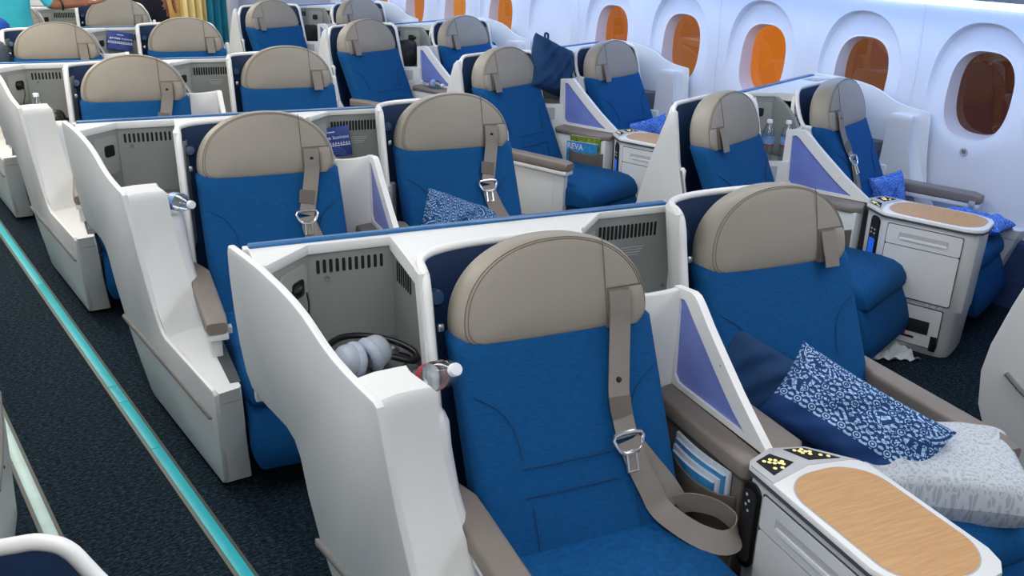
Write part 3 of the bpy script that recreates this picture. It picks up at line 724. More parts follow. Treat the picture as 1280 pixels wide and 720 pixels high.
    for i in range(n):
        j = (i+1) % n
        Fc += [(i, j, 2*n+j, 2*n+i), (n+i, 3*n+i, 3*n+j, n+j), (i, n+i, n+j, j), (2*n+i, 2*n+j, 3*n+j, 3*n+i)]
    sl = K('privacy_sail', fixn((V, Fc)), 'rim', None, 40)
    K('sail_panel', prism(I_, 'u', .408, .414), 'sail', sl)
    K('screw', join(*[xf(lathe([(0, 0), (.0025, 0), (.002, .001), (0, .001)], 8), Matrix.Translation((.400, a, b)) @ Matrix.Rotation(R(-90), 4, 'Y')) for a, b in ((.033, .845), (-.185, .733))]), 'railgrey', sl)
    return t

# ================================================================== CONSOLE WITH TABLE BETWEEN THE SEATS
CT = .610
OUT = [(.322, -.43), (.335, -.415), (.408, -.388), (.492, -.412), (.50, -.418), (.578, -.512), (.586, -.53), (.585, -.86), (.572, -.90), (.545, -.925), (.50, -.932), (.385, -.925), (.345, -.905), (.322, -.86), (.312, -.82)]
def inset(poly, d):
    cx = sum(p[0] for p in poly)/len(poly); cy = sum(p[1] for p in poly)/len(poly)
    return [(x+(cx-x)*d/abs(math.hypot(x-cx, y-cy)), y+(cy-y)*d/abs(math.hypot(x-cx, y-cy))) for x, y in poly]
def console_body():
    a, b = inset(OUT, .014), inset(OUT, .012)
    low = [(x+.0, y*1.0+.0) for x, y in inset(OUT, .03)]
    return fixn(loft([[(x, y, .0) for x, y in inset(OUT, .045)], [(x, y, .03) for x, y in low], [(x, y, .22) for x, y in inset(OUT, .022)], [(x, y, .225) for x, y in inset(OUT, .018)], [(x, y, .45) for x, y in a], [(x, y, .588) for x, y in b]]))
def panel_on(u, s, v0, v1, z0, z1, th=.004):
    return rbox(u-th if s < 0 else u, u if s < 0 else u+th, min(v0, v1), max(v0, v1), z0, z1, .003)
def make_console(m):
    ff = (lambda g: g) if m > 0 else mirror
    t = empty('seat_console')
    K = lambda nm, g, mt, p=None, sm=40: mk(nm, ff(g), mt, p or t, sm)
    K('console_body', console_body(), 'white', None, 35)
    tp = K('table_top', prism(OUT, 'z', .588, CT, .004), 'rim', None, 35)
    K('edge_band', prism(inset(OUT, -.001), 'z', .586, .596), 'line', tp, 30)
    wo = rrect(.334, .566, -.905, -.512, .095, 10)
    K('inlay_rim', fixn(loft([[(x, y, CT-.001) for x, y in rrect(.330, .570, -.909, -.508, .099, 10)], [(x, y, CT+.0012) for x, y in rrect(.331, .569, -.908, -.509, .098, 10)]])), 'silver', tp)
    K('wood_inlay', fixn(loft([[(x, y, CT-.001) for x, y in wo], [(x, y, CT+.0022) for x, y in wo]])), 'wood', tp)
    cp = K('control_panel', prism([(.320, -.44), (.335, -.418), (.408, -.392), (.492, -.416), (.574, -.512), (.555, -.500), (.447, -.484), (.322, -.516)], 'z', CT-.002, CT+.0018, .001), 'silver')
    K('keypad', prism([(.340, -.430), (.390, -.414), (.420, -.464), (.342, -.492)], 'z', CT+.001, CT+.0032), 'void', cp)
    K('keypad', prism([(.434, -.410), (.484, -.422), (.536, -.488), (.460, -.468)], 'z', CT+.001, CT+.0032), 'void', cp)
    dots = [(.357, -.437), (.366, -.445), (.375, -.436), (.384, -.443), (.375, -.452), (.386, -.455), (.396, -.452), (.392, -.462), (.362, -.470), (.380, -.474)]
    dots += [(.455, -.424), (.464, -.431), (.474, -.426), (.466, -.440), (.477, -.437), (.486, -.441), (.480, -.450), (.500, -.462), (.514, -.473)]
    for a, b in dots: K('key', xf(lathe([(0, 0), (.0052, 0), (.0048, .001), (0, .0012)], 9), Matrix.Translation((a, b, CT+.003))), 'button', cp)
    for p, q, a0, a1 in (((.3275, -.438), (.3200, -.812), .14, .96), ((.5775, -.865), (.5785, -.535), .01, .96)):
        pl = lambda z0, z1, off, th, r=.008, x0=a0, x1=a1: plate(p, q, z0, z1, off, th, r, x0, x1)
        K('panel_gap', pl(.245, .568, .001, .0016, .008, a0-.01, a1+.01), 'line')
        d = K('drawer', pl(.478, .564, .001, .004), 'white'); w3 = (a1-a0)/3
        K('handle_recess', pl(.506, .536, .0045, .0012, .004, a0+w3*.5, a1-w3*.5), 'silver', d); K('pull', pl(.506, .516, .0050, .0045, .004, a0+w3*.55, a1-w3*.55), 'rim', d)
        K('door', pl(.25, .474, .001, .004), 'white')
        K('panel_gap', pl(.036, .224, -.012, .0115, .006, a0+.05, a1-.03), 'line')
        K('low_door', pl(.040, .220, -.012, .0138, .006, a0+.06, a1-.04), 'white')
    # remote control in its black cradle, one on each side
    for (p, q, scn) in (((.320, -.490), (.325, -.415), 0), ((.494, -.405), (.560, -.487), 1)):
        pp, qq = (q, p) if scn == 0 else (p, q)
        if scn == 0:
            cr = K('remote_cradle', fixn(loft([[(.3255-.006*k, v, z) for v, z in rrect(-.482, -.424, .345, .572, .027, 6)] for k in (0, 1)])), 'black')
            K('remote', fixn(loft([[(.3200-.006*k, v, z) for v, z in rrect(-.474, -.432, .36, .555, .02, 6)] for k in (0, 1)])), 'void', cr)
            K('remote_buttons', join(*[xf(lathe([(0, 0), (.004, 0), (.003, .001), (0, .001)], 8), Matrix.Translation((.3138, -.445-.009*(i % 2), .54-.013*i)) @ Matrix.Rotation(R(-90), 4, 'Y')) for i in range(4)]), 'silver', cr)
        else:
            P = Vector((.488, -.428, 0)); Q = Vector((.562, -.520, 0))
            cr = K('remote_cradle', plate(Q, P, .345, .572, -.004, .012, .024, .10, .70), 'black')
            K('remote', plate(Q, P, .36, .56, .007, .005, .02, .16, .64), 'void', cr)
            K('remote_screen', plate(Q, P, .37, .47, .0122, .0008, .004, .22, .58), 'screen', cr)
            K('remote_keys', join(*[plate(Q, P, .49+.018*(i//2), .498+.018*(i//2), .0122, .001, .003, .26+.2*(i % 2), .36+.2*(i % 2)) for i in range(4)]), 'silver', cr)
    # padded arm and its pockets
    K('arm_body', rbox(.345, .436, -.385, .005, .12, .560, .006), 'pocket'); K('arm_body', rbox(.437, .528, -.385, .005, .12, .560, .006), 'white')
    K('armrest_pad', prism([(.330, .0), (.402, .02), (.402, -.388), (.345, -.408), (.332, -.39)], 'z', .540, .588, .010, 3), 'pad', None, 50)
    K('armrest_pad', prism([(.420, .01), (.520, .0), (.538, -.02), (.538, -.36), (.50, -.402), (.420, -.386)], 'z', .556, .588, .010, 3), 'pad', None, 50)
    for s, u in ((-1, .345), (1, .528)):
        rr = []
        for i in range(9):
            tq = i/8; v = -.115-.262*tq; b = s*(.006+.042*math.sin(math.pi*tq)**.4)
            rr.append([(u+b*.35, v, .26), (u+b*.9, v, .36), (u+b, v, .480-.012*math.sin(math.pi*tq)), (u+b-s*.003, v, .482-.012*math.sin(math.pi*tq)), (u+b*.6-s*.003, v, .36), (u, v, .26)])
        K('literature_pocket', fixn(loft(rr)), 'pocket', None, 50)
    return t

# ================================================================== PLACE THE PAIRS
def place(root, Mg, off=(0, 0), sgn=1):
    w_ = Mg @ Vector((off[0]*sgn, off[1], 0)); root.location = w_; root.rotation_euler = (0, 0, Mg.to_euler().z)
protos = {}
for m in (1, -1): protos[m] = (make_seat('A', m), make_seat('B', m), make_shell(m), make_console(m))
used = set()
def inst(i, m):
    if (i, m) not in used: used.add((i, m)); return protos[m][i]
    c = dup(protos[m][i])
    for ch in list(c.children):                              # belts are added per seat
        if ch.name.split('.')[0] in ('shoulder_strap', 'lap_strap', 'buckle'):
            for g in list(ch.children): bpy.data.objects.remove(g)
            bpy.data.objects.remove(ch)
    return c
ROW = {('C', 0): 'centre row with silver headphones', ('C', 1): 'centre row right behind the headphone pod', ('C', 2): 'centre row with a lone white bottle cap', ('C', 3): 'centre row beside the charcoal bag', ('C', 4): 'centre row by the person in turquoise',
       ('W', -1): 'window row ahead of the two water bottles', ('W', 0): 'window row with two water bottles', ('W', 1): 'window row with the upright navy pillow', ('W', 2): 'window row with the black bag', ('W', 3): 'last window row before the teal curtain',
       ('L', 0): 'first row along the pale mint strip', ('L', 1): 'second row along the pale mint strip', ('L', 2): 'third row along the pale mint strip', ('L', 3): 'fourth row along the pale mint strip'}
belts = {('C', 0, 'A'): 'loop', ('C', 1, 'A'): 'long', ('C', 1, 'B'): 'long', ('C', 2, 'A'): 'long', ('W', 0, 'A'): 'long'}
for kind, ks in (('C', range(5)), ('W', range(-1, 4)), ('L', range(4))):
    for k in ks:
        m = -1 if kind == 'W' else 1; Mg = gmat(kind, k); rw = ROW[(kind, k)]
        a = inst(0, m); place(a, Mg, SA, m)
        tag(a, 'blue seat beside the white pod, %s' % rw, 'seat', 'blue cabin seats with taupe headrests')
        b = inst(1, m); place(b, Mg, SB, m)
        tag(b, 'blue seat away from the pod, %s' % rw, 'seat', 'blue cabin seats with taupe headrests')
        add_belt(a, m, belts.get((kind, k, 'A'), 'short')); add_belt(b, m, belts.get((kind, k, 'B'), 'short'))
        s = inst(2, m); place(s, Mg)
        tag(s, 'white shell with blue-trimmed partition, %s' % rw, 'seat shell', 'white seat pair shells')
        c = inst(3, m); place(c, Mg)
        tag(c, 'white console with oval wood table, %s' % rw, 'console', 'white consoles with wood tables')

# ================================================================== LOOSE THINGS
def gpt(kind, k, p):
    m = -1 if kind == 'W' else 1
    return gmat(kind, k) @ Vector((p[0]*m, p[1], p[2]))
def gvec(kind, k, d):
    m = -1 if kind == 'W' else 1
    return (gmat(kind, k).to_3x3() @ Vector((d[0]*m, d[1], d[2]))).normalized()
def frame(kind, k, p, e1, e2):
    """world matrix at group point p with x along e1 and y towards e2 (group directions)"""
    x = gvec(kind, k, e1); y = gvec(kind, k, e2); y = (y-x*y.dot(x)).normalized(); z = x.cross(y)
    mm = Matrix((x, y, z)).transposed().to_4x4(); mm.translation = gpt(kind, k, p); return mm
def axis(kind, k, p, d):
    z = gvec(kind, k, d); x = Vector((0, 0, 1)).cross(z) if abs(z.z) < .95 else Vector((1, 0, 0)); x.normalize(); y = z.cross(x)
    mm = Matrix((x, y, z)).transposed().to_4x4(); mm.translation = gpt(kind, k, p); return mm
def hsh(a, b, s): return math.sin(a*7.1+s)*math.sin(b*5.3+s*1.7)+.6*math.sin(a*13.7-b*9.1+s*2.3)
def pillow_geo(w, h, t, seed=0, sag=.06, wr=.012, nx=34, ny=26, pw=.42):
    V, UV, Fc = [], [], []
    for side in (1, -1):
        for j in range(ny+1):
            for i in range(nx+1):
                x = 2*i/nx-1; y = 2*j/ny-1
                px = x*(1-sag*(1-x*x)*0-sag*(1-y*y)*-.0)*w/2*(1-sag*abs(x)*(1-y*y)); py = y*h/2*(1-sag*1.3*abs(y)*(1-x*x))
                th = t/2*(max(0, 1-x**4)*max(0, 1-y**4))**pw
                e = min(1, 3*(1-max(abs(x), abs(y))))
                V.append((px, py, side*th+wr*e*hsh(x, y, seed+side)*.6+.0*seed)); UV.append((i/nx, j/ny))
    n1 = (nx+1)*(ny+1)
    for sdx in (0, 1):
        for j in range(ny):
            for i in range(nx):
                q = sdx*n1+j*(nx+1)+i; f = (q, q+1, q+nx+2, q+nx+1); Fc.append(f if sdx == 0 else f[::-1])
    return (V, Fc), UV
def pillow(name, label, cat, kind, k, p, e1, e2, w, h, t, m, seed=0, group=None, **kw):
    g, uv = pillow_geo(w, h, t, seed, **kw)
    o = mk(name, g, m, None, 80, uv); o.matrix_world = frame(kind, k, p, e1, e2); tag(o, label, cat, group); return o
pillow('throw_pillow', 'navy pillow with white motif lying on the seat above a grey blanket bag', 'pillow', 'C', 0, (.735, -.325, .578), (.215, -.33, -.135), (.22, .40, .62), .43, .23, .12, 'motif', 2, wr=.012)
pillow('throw_pillow', 'plain navy pillow pushed between the motif pillow and the taupe arm', 'pillow', 'C', 0, (.655, -.085, .525), (.62, -.55, -.35), (.25, .55, .75), .38, .32, .12, 'navycloth', 5, wr=.02)
pillow('blanket_bag', 'pale grey motif blanket bag lying on the blue cushion under the navy pillow', 'blanket', 'C', 0, (.895, -.448, .472), (.80, -.50, .02), (.50, .80, .12), .46, .31, .165, 'blanket', 9, wr=.007, pw=.30)
pillow('throw_pillow', 'navy motif pillow corner showing above the blue-trimmed partition', 'pillow', 'C', 1, (.775, -.03, .545), (.92, -.1, -.36), (.15, .5, .85), .36, .25, .11, 'motif_navy', 4)
pillow('throw_pillow', 'bright blue motif pillow beside the window armrest, behind the water bottle console', 'pillow', 'W', 0, (-.13, -.30, .50), (-.75, -.45, .15), (.1, .25, .95), .20, .22, .10, 'motif_all', 6)
pillow('throw_pillow', 'bright blue motif pillow lying flat past the table by the window', 'pillow', 'W', 0, (-.13, -.72, .455), (.1, -1, 0), (1, .1, .05), .34, .24, .08, 'motif_all', 8)
pillow('throw_pillow', 'bright blue motif pillow corner below the upright navy pillow, by the window', 'pillow', 'W', 1, (-.06, -.33, .49), (-.6, -.6, .25), (.1, .3, .9), .26, .24, .10, 'motif_all', 3)
np_ = pillow('throw_pillow', 'plain navy pillow standing upright in the compartment between window seats', 'pillow', 'W', 1, (.40, .135, .915), (-.38, 0, -.14), (-.16, .06, .24), .40, .33, .13, 'navycloth', 7, wr=.02)
mk('hanging_loop', tube(catmull([(-.10, .150, 0), (-.105, .185, .0), (-.075, .19, 0), (-.07, .150, 0)], 4), .007, 6), 'navycloth', np_)

def bottle(label, kind, k, p, d, red=False):
    e = empty('water_bottle'); e.matrix_world = axis(kind, k, p, d)
    prof = [(0, 0), (.026, 0), (.030, .006), (.031, .02), (.029, .032), (.031, .044), (.029, .056), (.031, .068), (.031, .13), (.029, .145), (.022, .165), (.013, .178), (.012, .188)]
    mk('bottle_body', lathe(prof), 'clear', e, 60)
    lb = mk('label', (lambda g: (g[0], [f for f in g[1] if len(f) == 4]))(lathe([(.0318, .082 if not red else .05), (.0318, .126 if not red else .085)], 24)), 'labelred' if red else 'labelblue', e, 60)
    mk('label_stripe', (lambda g: (g[0], [f for f in g[1] if len(f) == 4]))(lathe([(.0322, .078), (.0322, .086)], 24)), 'labelred', lb, 60)
    mk('bottle_cap', lathe([(0, .203), (.0125, .202), (.014, .198), (.014, .186), (0, .186)][::-1], 18), 'cap', e, 40)
    tag(e, label, 'bottle', 'water bottles'); return e
bottle('clear bottle with red label leaning out of the pod beside the silver headphones', 'C', 0, (-.372, -.135, .808), (.10, -.78, .48), True)
bottle('clear bottle lying in the pod step behind the headphone pod', 'C', 1, (-.40, -.17, .812), (.42, -.90, .10))
bottle('upright clear bottle with only its white cap showing behind a pod', 'C', 2, (-.46, -.105, .708), (0, 0, 1))
bottle('upright water bottle with blue label in the window compartment, full shape showing', 'W', 0, (.395, .15, .690), (0, 0, 1))
bottle('upright water bottle partly behind the sail in the window compartment', 'W', 0, (.345, .075, .690), (0, 0, 1))
bottle('clear bottle lying on the taupe arm beside the lilac sail', 'W', 2, (.485, -.10, .620), (.05, -1, 0.0))

def headphones(label, kind, k, p, rz, mcup='cup', mear='ear', s=1.0):
    e = empty('headphones'); e.matrix_world = Matrix.Translation(gpt(kind, k, p)) @ Matrix.Rotation(rz, 4, 'Z') @ Matrix.Scale(s, 4)
    for sx, tilt in ((-1, 12), (1, -16)):
        Mx = Matrix.Translation((sx*.021, 0, .042)) @ Matrix.Rotation(R(90*sx+tilt), 4, 'Y')
        c_ = mk('ear_cup', xf(lathe([(0, .042), (.026, .040), (.034, .030), (.037, .016), (.037, .010), (0, .010)][::-1], 20), Mx), mcup, e, 50)
        mk('ear_cushion', xf(lathe([(0, -.008), (.016, -.012), (.030, -.014), (.040, -.006), (.041, .004), (.036, .012), (0, .012)], 20), Mx), mear, c_, 60)
    band = catmull([(-.062, .0, .045), (-.055, .06, .052), (.0, .09, .056), (.06, .075, .05), (.11, .03, .036), (.128, -.02, .022), (.105, -.045, .018), (.062, -.015, .032)], 5)
    mk('headband', tube(band, .0075, 8), 'black', e, 60)
    mk('band_clip', join(*[xf(lathe([(0, 0), (.010, 0), (.010, .012), (0, .012)], 10), Matrix.Translation((.088+.008*i, .045-.022*i, .024)) @ Matrix.Rotation(R(90), 4, 'X')) for i in (0, 1)]), 'metal', e)
    mk('cable', tube(catmull([(-.05, 0, .01), (-.06, .06, .004), (.0, .09, .003), (.10, .06, .003), (.13, 0, .003), (.06, -.03, .003), (-.02, -.02, .003)], 5), .002, 6), 'black', e)
    tag(e, label, 'headphones', 'passenger headphones'); return e
headphones('silver headphones with pale fleece cushions in the side compartment behind the pod', 'C', 0, (-.432, .125, .709), R(6), s=1.12)
headphones('black headphones tucked in the compartment beside the lone white cap', 'C', 2, (-.39, .05, .709), R(70), 'black', 'black')
headphones('white headphones in front of the blue menu card', 'C', 3, (.43, .16, .745), R(20), 'cap', 'cap')
def cable(label, kind, k, pts, plug):
    e = empty('headphone_plug'); e.location = gpt(kind, k, plug); e.rotation_euler = (0, 0, gmat(kind, k).to_euler().z); m = -1 if kind == 'W' else 1
    mk('plug', xf(lathe([(0, 0), (.013, 0), (.017, .006), (.017, .016), (.012, .024), (.008, .034), (0, .035)], 14), Matrix.Rotation(R(90), 4, 'X') @ Matrix.Rotation(R(-40*m), 4, 'Y')), 'black', e, 50)
    mk('cable', tube(catmull([((q[0]-plug[0])*m, q[1]-plug[1], q[2]-plug[2]) for q in pts], 6), .0022, 6), 'black', e, 60)
    tag(e, label, 'cable', 'headphone leads')
cable('black plug and lead running down to the silver headphones', 'C', 0, [(-.530, .27, .885), (-.53, .255, .845), (-.55, .225, .79), (-.52, .19, .735), (-.49, .16, .715), (-.46, .15, .715)], (-.545, .288, .890))
cable('black plug and lead in the compartment with the lone white cap', 'C', 2, [(-.530, .27, .885), (-.53, .255, .845), (-.54, .22, .79), (-.50, .19, .735), (-.44, .12, .715)], (-.545, .288, .890))
cable('black plug and thin lead above the black bag', 'W', 2, [(.255, .255, .885), (.26, .24, .85), (.29, .2, .80), (.31, .16, .74), (.33, .12, .70)], (.258, .272, .892))

# menu cards with print
def card(label, kind, k, p, tilt, w=.165, h=.125):
    o = mk('menu_card', rbox(-w/2, w/2, -.0015, .0015, 0, h, .001), 'cardblue'); mw = frame(kind, k, p, (math.cos(tilt), 0, math.sin(tilt)), (0, 1, .0))
    o.matrix_world = mw @ Matrix.Rotation(R(-10), 4, 'X')
    up_ = Matrix.Translation((0, -.0018, 0)) @ Matrix.Rotation(R(90), 4, 'X')
    mk('title_print', xf(text_mesh('poerava', .021, 'print', .0002, .0006), Matrix.Translation((-.034, 0, .074)) @ up_), 'print', o, 0)
    mk('title_print', xf(text_mesh('business', .021, 'print', .0002, 0), Matrix.Translation((.043, 0, .074)) @ up_), 'print', o, 0)
    mk('fine_print', join(prism(rrect(-.022, .020, .102, .106, .001, 2), 'v', -.0021, -.0017)), 'print', o, 0)
    b = []
    for i in range(14): b.append(prism([(-.078+.0115*i, .052), (-.0735+.0115*i, .062), (-.069+.0115*i, .052)], 'v', -.0021, -.0017)); b.append(prism(rrect(-.079+.0115*i, -.069+.0115*i, .044, .049, .001, 1), 'v', -.0021, -.0017))
    mk('pattern_band', join(*b), 'print', o, 0)
    r_ = []
    for cx in (-.045, .02):
        for rr in (.010, .018, .026, .034):
            r_.append(xf(tube([(rr*math.cos(R(a)), 0, rr*math.sin(R(a))) for a in range(0, 181, 15)], .0009, 4), Matrix.Translation((cx, -.0018, .004))))
    mk('pattern_rings', join(*r_), 'printdim', o, 0)
    return tag(o, label, 'menu card', 'blue printed menu cards')
card('blue menu card propped in the compartment right behind the headphone pod row', 'C', 1, (.322, .30, .800), R(4))
card('blue menu card propped above the white headphones', 'C', 3, (.375, .295, .842), R(-9))

# magazines in the pockets
def mag(label, kind, k, u, v0, v1, z0, z1, m, lean=0, curve=.0, pages=True, title=None):
    w_, h_ = abs(v1-v0), z1-z0; V = []
    e = mk('magazine', fixn(loft([[(x+curve*math.sin(math.pi*t), -w_/2+w_*t, z) for x, z in ((-.004, 0), (.004, 0), (.004+lean, h_*(1-.04*t)), (-.004+lean, h_*(1-.04*t)))] for t in [i/8 for i in range(9)]])), m)
    e.location = gpt(kind, k, (u, (v0+v1)/2, z0)); e.rotation_euler = (0, 0, gmat(kind, k).to_euler().z)
    if pages: mk('pages', fixn(loft([[(x+curve*math.sin(math.pi*t), -w_/2+.002+(w_-.004)*t, z) for x, z in ((-.003+lean, h_-.004-.04*h_*t), (.003+lean, h_-.004-.04*h_*t), (.003+lean, h_+.001-.04*h_*t), (-.003+lean, h_+.001-.04*h_*t))] for t in [i/8 for i in range(9)]])), 'pagewhite', e)
    tag(e, label, 'magazine', 'magazines in the arm pockets'); return e
mlab = ['magazine with pale page edges in the pocket, tight against the taupe arm', 'blue magazine second in the arm pocket beside the looped belt', 'pale magazine third in the arm pocket beside the looped belt', 'blue magazine at the front of the pocket beside the looped belt']
for i in range(4): mag(mlab[i], 'C', 0, .339-.0075*i, -.125-.006*i, -.352+.010*i, .30, .535-.014*i, ('pagewhite', 'magblue', 'pagewhite', 'magblue')[i], -.002, -.008)
g1 = mag('green and yellow magazine behind the blue one in the window pocket', 'W', 1, .537, -.135, -.355, .30, .570, 'maggreen')
g2 = mag('blue magazine titled REVA at the front of the window arm pocket', 'W', 1, .546, -.118, -.345, .29, .535, 'magblue')
mk('title_print', xf(text_mesh('REVA', .050, 'print', .0003, .001), Matrix.Translation((-.0047, .05, .192)) @ Matrix.Rotation(R(-90), 4, 'Z') @ Matrix.Rotation(R(90), 4, 'X')), 'print', g2, 0)

# bags and small things in the compartments
def soft_bag(name, label, cat, kind, k, p, rx, ry, rz, m, seed=1, group=None):
    V, Fc = [], []; n1, n2 = 20, 14
    for j in range(n2+1):
        b = -math.pi/2+math.pi*j/n2
        for i in range(n1):
            a = 2*math.pi*i/n1; f = lambda c, q: math.copysign(abs(c)**q, c)
            x, y, z = f(math.cos(b), .6)*f(math.cos(a), .7), f(math.cos(b), .6)*f(math.sin(a), .7), f(math.sin(b), .7)
            q = 1+.05*hsh(x, y+z, seed); V.append((x*rx*q, y*ry*q, z*rz*q+rz))
    for j in range(n2):
        for i in range(n1): Fc.append((j*n1+i, j*n1+(i+1) % n1, (j+1)*n1+(i+1) % n1, (j+1)*n1+i))
    o = mk(name, (V, Fc), m, None, 80); o.location = gpt(kind, k, p); o.rotation_euler = (0, 0, gmat(kind, k).to_euler().z); tag(o, label, cat, group); return o
bk = soft_bag('travel_bag', 'round black bag in the compartment between window seats with a lead above it', 'bag', 'W', 2, (.385, .205, .690), .095, .07, .10, 'bagblack', 3)
mk('front_pocket', shift(xf(lathe([(0, 0), (.05, 0), (.055, .01), (.045, .022), (0, .026)], 20), Matrix.Rotation(R(90), 4, 'X')), (-.01, -.055, .085)), 'bagblack', bk, 60)
sd = empty('speaker_puck'); sd.matrix_world = frame('W', 2, (.315, .085, .745), (-.8, -.5, 0), (.0, .3, 1))
mk('puck_body', lathe([(0, 0), (.034, 0), (.036, .012), (.030, .026), (0, .028)], 20), 'cap', sd, 60); mk('blue_disc', lathe([(0, .027), (.022, .027), (.019, .032), (0, .033)], 18), 'trimblue', sd, 60)
tag(sd, 'small white device with a blue disc in front of the black bag', 'device')
soft_bag('travel_pouch', 'black pouch in the compartment of the last window row', 'bag', 'W', 3, (.39, .19, .690), .085, .06, .075, 'bagblack', 6)
soft_bag('headphone_case', 'small black case on the pod ledge by the amber window', 'case', 'W', 1, (-.355, .03, .709), .045, .05, .026, 'bagblack', 8)
wp = soft_bag('wrapped_headset', 'pale plastic-wrapped headset by the window pod of the black bag row', 'headset', 'W', 2, (-.375, .04, .709), .085, .07, .055, 'bagwhite', 4)
mk('headband', tube([(.075*math.cos(R(a)), -.03, .06+.066*math.sin(R(a))) for a in range(0, 181, 12)], .006, 8), 'navycloth', wp, 60)
soft_bag('duffel_bag', 'charcoal grey bag slumped beside a taupe headrest', 'bag', 'C', 3, (-.40, -.10, .72), .115, .12, .125, 'greycloth', 2)
soft_bag('duffel_bag', 'royal blue cloth bag behind the charcoal grey bag', 'bag', 'C', 3, (-.38, .20, .88), .105, .08, .10, 'bluecloth', 5)

# on the floor and on the low door of the console by the water bottles
g, uv = pillow_geo(.40, .25, .06, 3, wr=.03, pw=.6)
nk = mk('crumpled_napkin', ([(v[0], v[1], max(0.002, v[2]*.6+.014+.012*hsh(v[0]*9, v[1]*11, 2))) for v in g[0]], g[1]), 'paper', None, 60)
nk.location = gpt('W', 0, (.705, -.585, 0)); nk.rotation_euler = (0, 0, R(-35)); tag(nk, 'crumpled white cloth on the carpet at the foot of a console', 'napkin')
wc = [o for o in bpy.data.objects if o.name.startswith('seat_console') and o.parent is None and 'two water bottles' in o.get('label', '') and 'ahead' not in o['label']][0]
def low(nm, v0, v1, z0, z1, m, th=.004): return mk(nm, mirror(panel_on(.5790, 1, v0, v1, z0, z1, th)), m, wc)
low('vest_slot', -.625, -.68, .118, .152, 'void'); low('vest_slot', -.70, -.80, .098, .160, 'void'); low('door_latch', -.66, -.745, .068, .078, 'void')
low('red_pull_tag', -.672, -.706, .078, .168, 'red', .008); low('rubber_stop', -.815, -.845, .03, .10, 'black', .008)
print_tag = mk('notice_plate', mirror(join(*[panel_on(.5790, 1, -.765-.028*i, -.782-.028*i, .226, .240, .0012) for i in range(3)])), 'silver', wc)

# ================================================================== REAR OF THE CABIN
def curtain(name, label, x0, x1, y, z0, z1, m, folds, amp=.022):
    n = folds*8; A = []
    for i in range(n+1):
        t = i/n; A.append((x0+(x1-x0)*t, y+amp*math.sin(t*folds*2*math.pi)))
    rings = [[(a, b, z) for a, b in A]+[(a, b+.008, z) for a, b in A[::-1]] for z in (z0, (z0+z1)/2, z1)]
    o = mk(name, fixn(loft(rings)), m, None, 60); return tag(o, label, 'curtain')
curtain('aisle_curtain', 'teal cloth curtain hanging beside the last window row', 3.30, 3.52, 9.5, .02, 2.1, 'tealcloth', 3)
curtain('galley_curtain', 'cream cloth curtain between the tan panel and the teal curtain', 3.16, 3.46, 9.85, .02, 2.1, 'cream', 4)
gp = empty('galley_cabinet', (3.18, 10.3, 0)); tag(gp, 'tan galley cabinet behind the standing figure in dark trousers', 'cabinet')
mk('cabinet_body', rbox(-.32, .26, -.1, .25, 0, 2.1, .01), 'tan', gp); mk('cabinet_door', rbox(-.29, .23, -.108, -.098, .06, .98, .004), 'tan', gp); mk('cabinet_door', rbox(-.29, .23, -.108, -.098, 1.0, 2.0, .004), 'tan', gp)
structure('monument_1', join(rbox(3.50, 3.60, 9.40, 9.60, 0, 2.16, .01), rbox(3.54, 4.7, 9.55, 9.62, 0, 2.16, .004)), 'bin')  # grey cabin monument, a frame post with a wall sheet, not a door

# ------------------------------------------------------------------ people at the back
def person(label, loc, joints, edges, mats, rot=0):
    """one skinned body; every face takes the cloth of the nearest limb"""
    names = list(joints); me = bpy.data.meshes.new('person')
    me.from_pydata([joints[n][0] for n in names], [(names.index(a), names.index(b)) for a, b in edges], [])
    o = bpy.data.objects.new('person', me); C.objects.link(o)
    sk = o.modifiers.new('skin', 'SKIN'); sk.use_smooth_shade = True
    for i, n in enumerate(names):
        r = joints[n][1]; me.skin_vertices[0].data[i].radius = (r[0], r[1]) if isinstance(r, tuple) else (r, r)
        me.skin_vertices[0].data[i].use_root = (n == 'pelvis')
    ss = o.modifiers.new('sub', 'SUBSURF'); ss.levels = 2; ss.render_levels = 2
    dg = bpy.context.evaluated_depsgraph_get(); nm = bpy.data.meshes.new_from_object(o.evaluated_get(dg))
    bpy.data.objects.remove(o)
    nm.materials.clear(); ml = sorted(set(mats.values()))
    for q in ml: nm.materials.append(Mt[q])
    segs = [(Vector(joints[a][0]), Vector(joints[b][0]), mats[(a, b)]) for a, b in edges]
    for p in nm.polygons:
        c = p.center; best = None
        for a, b, q in segs:
            d = b-a; t = max(0, min(1, (c-a).dot(d)/max(1e-9, d.length_squared))); dist = (c-(a+d*t)).length
            if best is None or dist < best[0]: best = (dist, q)
        p.material_index = ml.index(best[1]); p.use_smooth = True
    o = bpy.data.objects.new('person', nm); C.objects.link(o); o.location = loc; o.rotation_euler = (0, 0, rot)
    return tag(o, label, 'person')
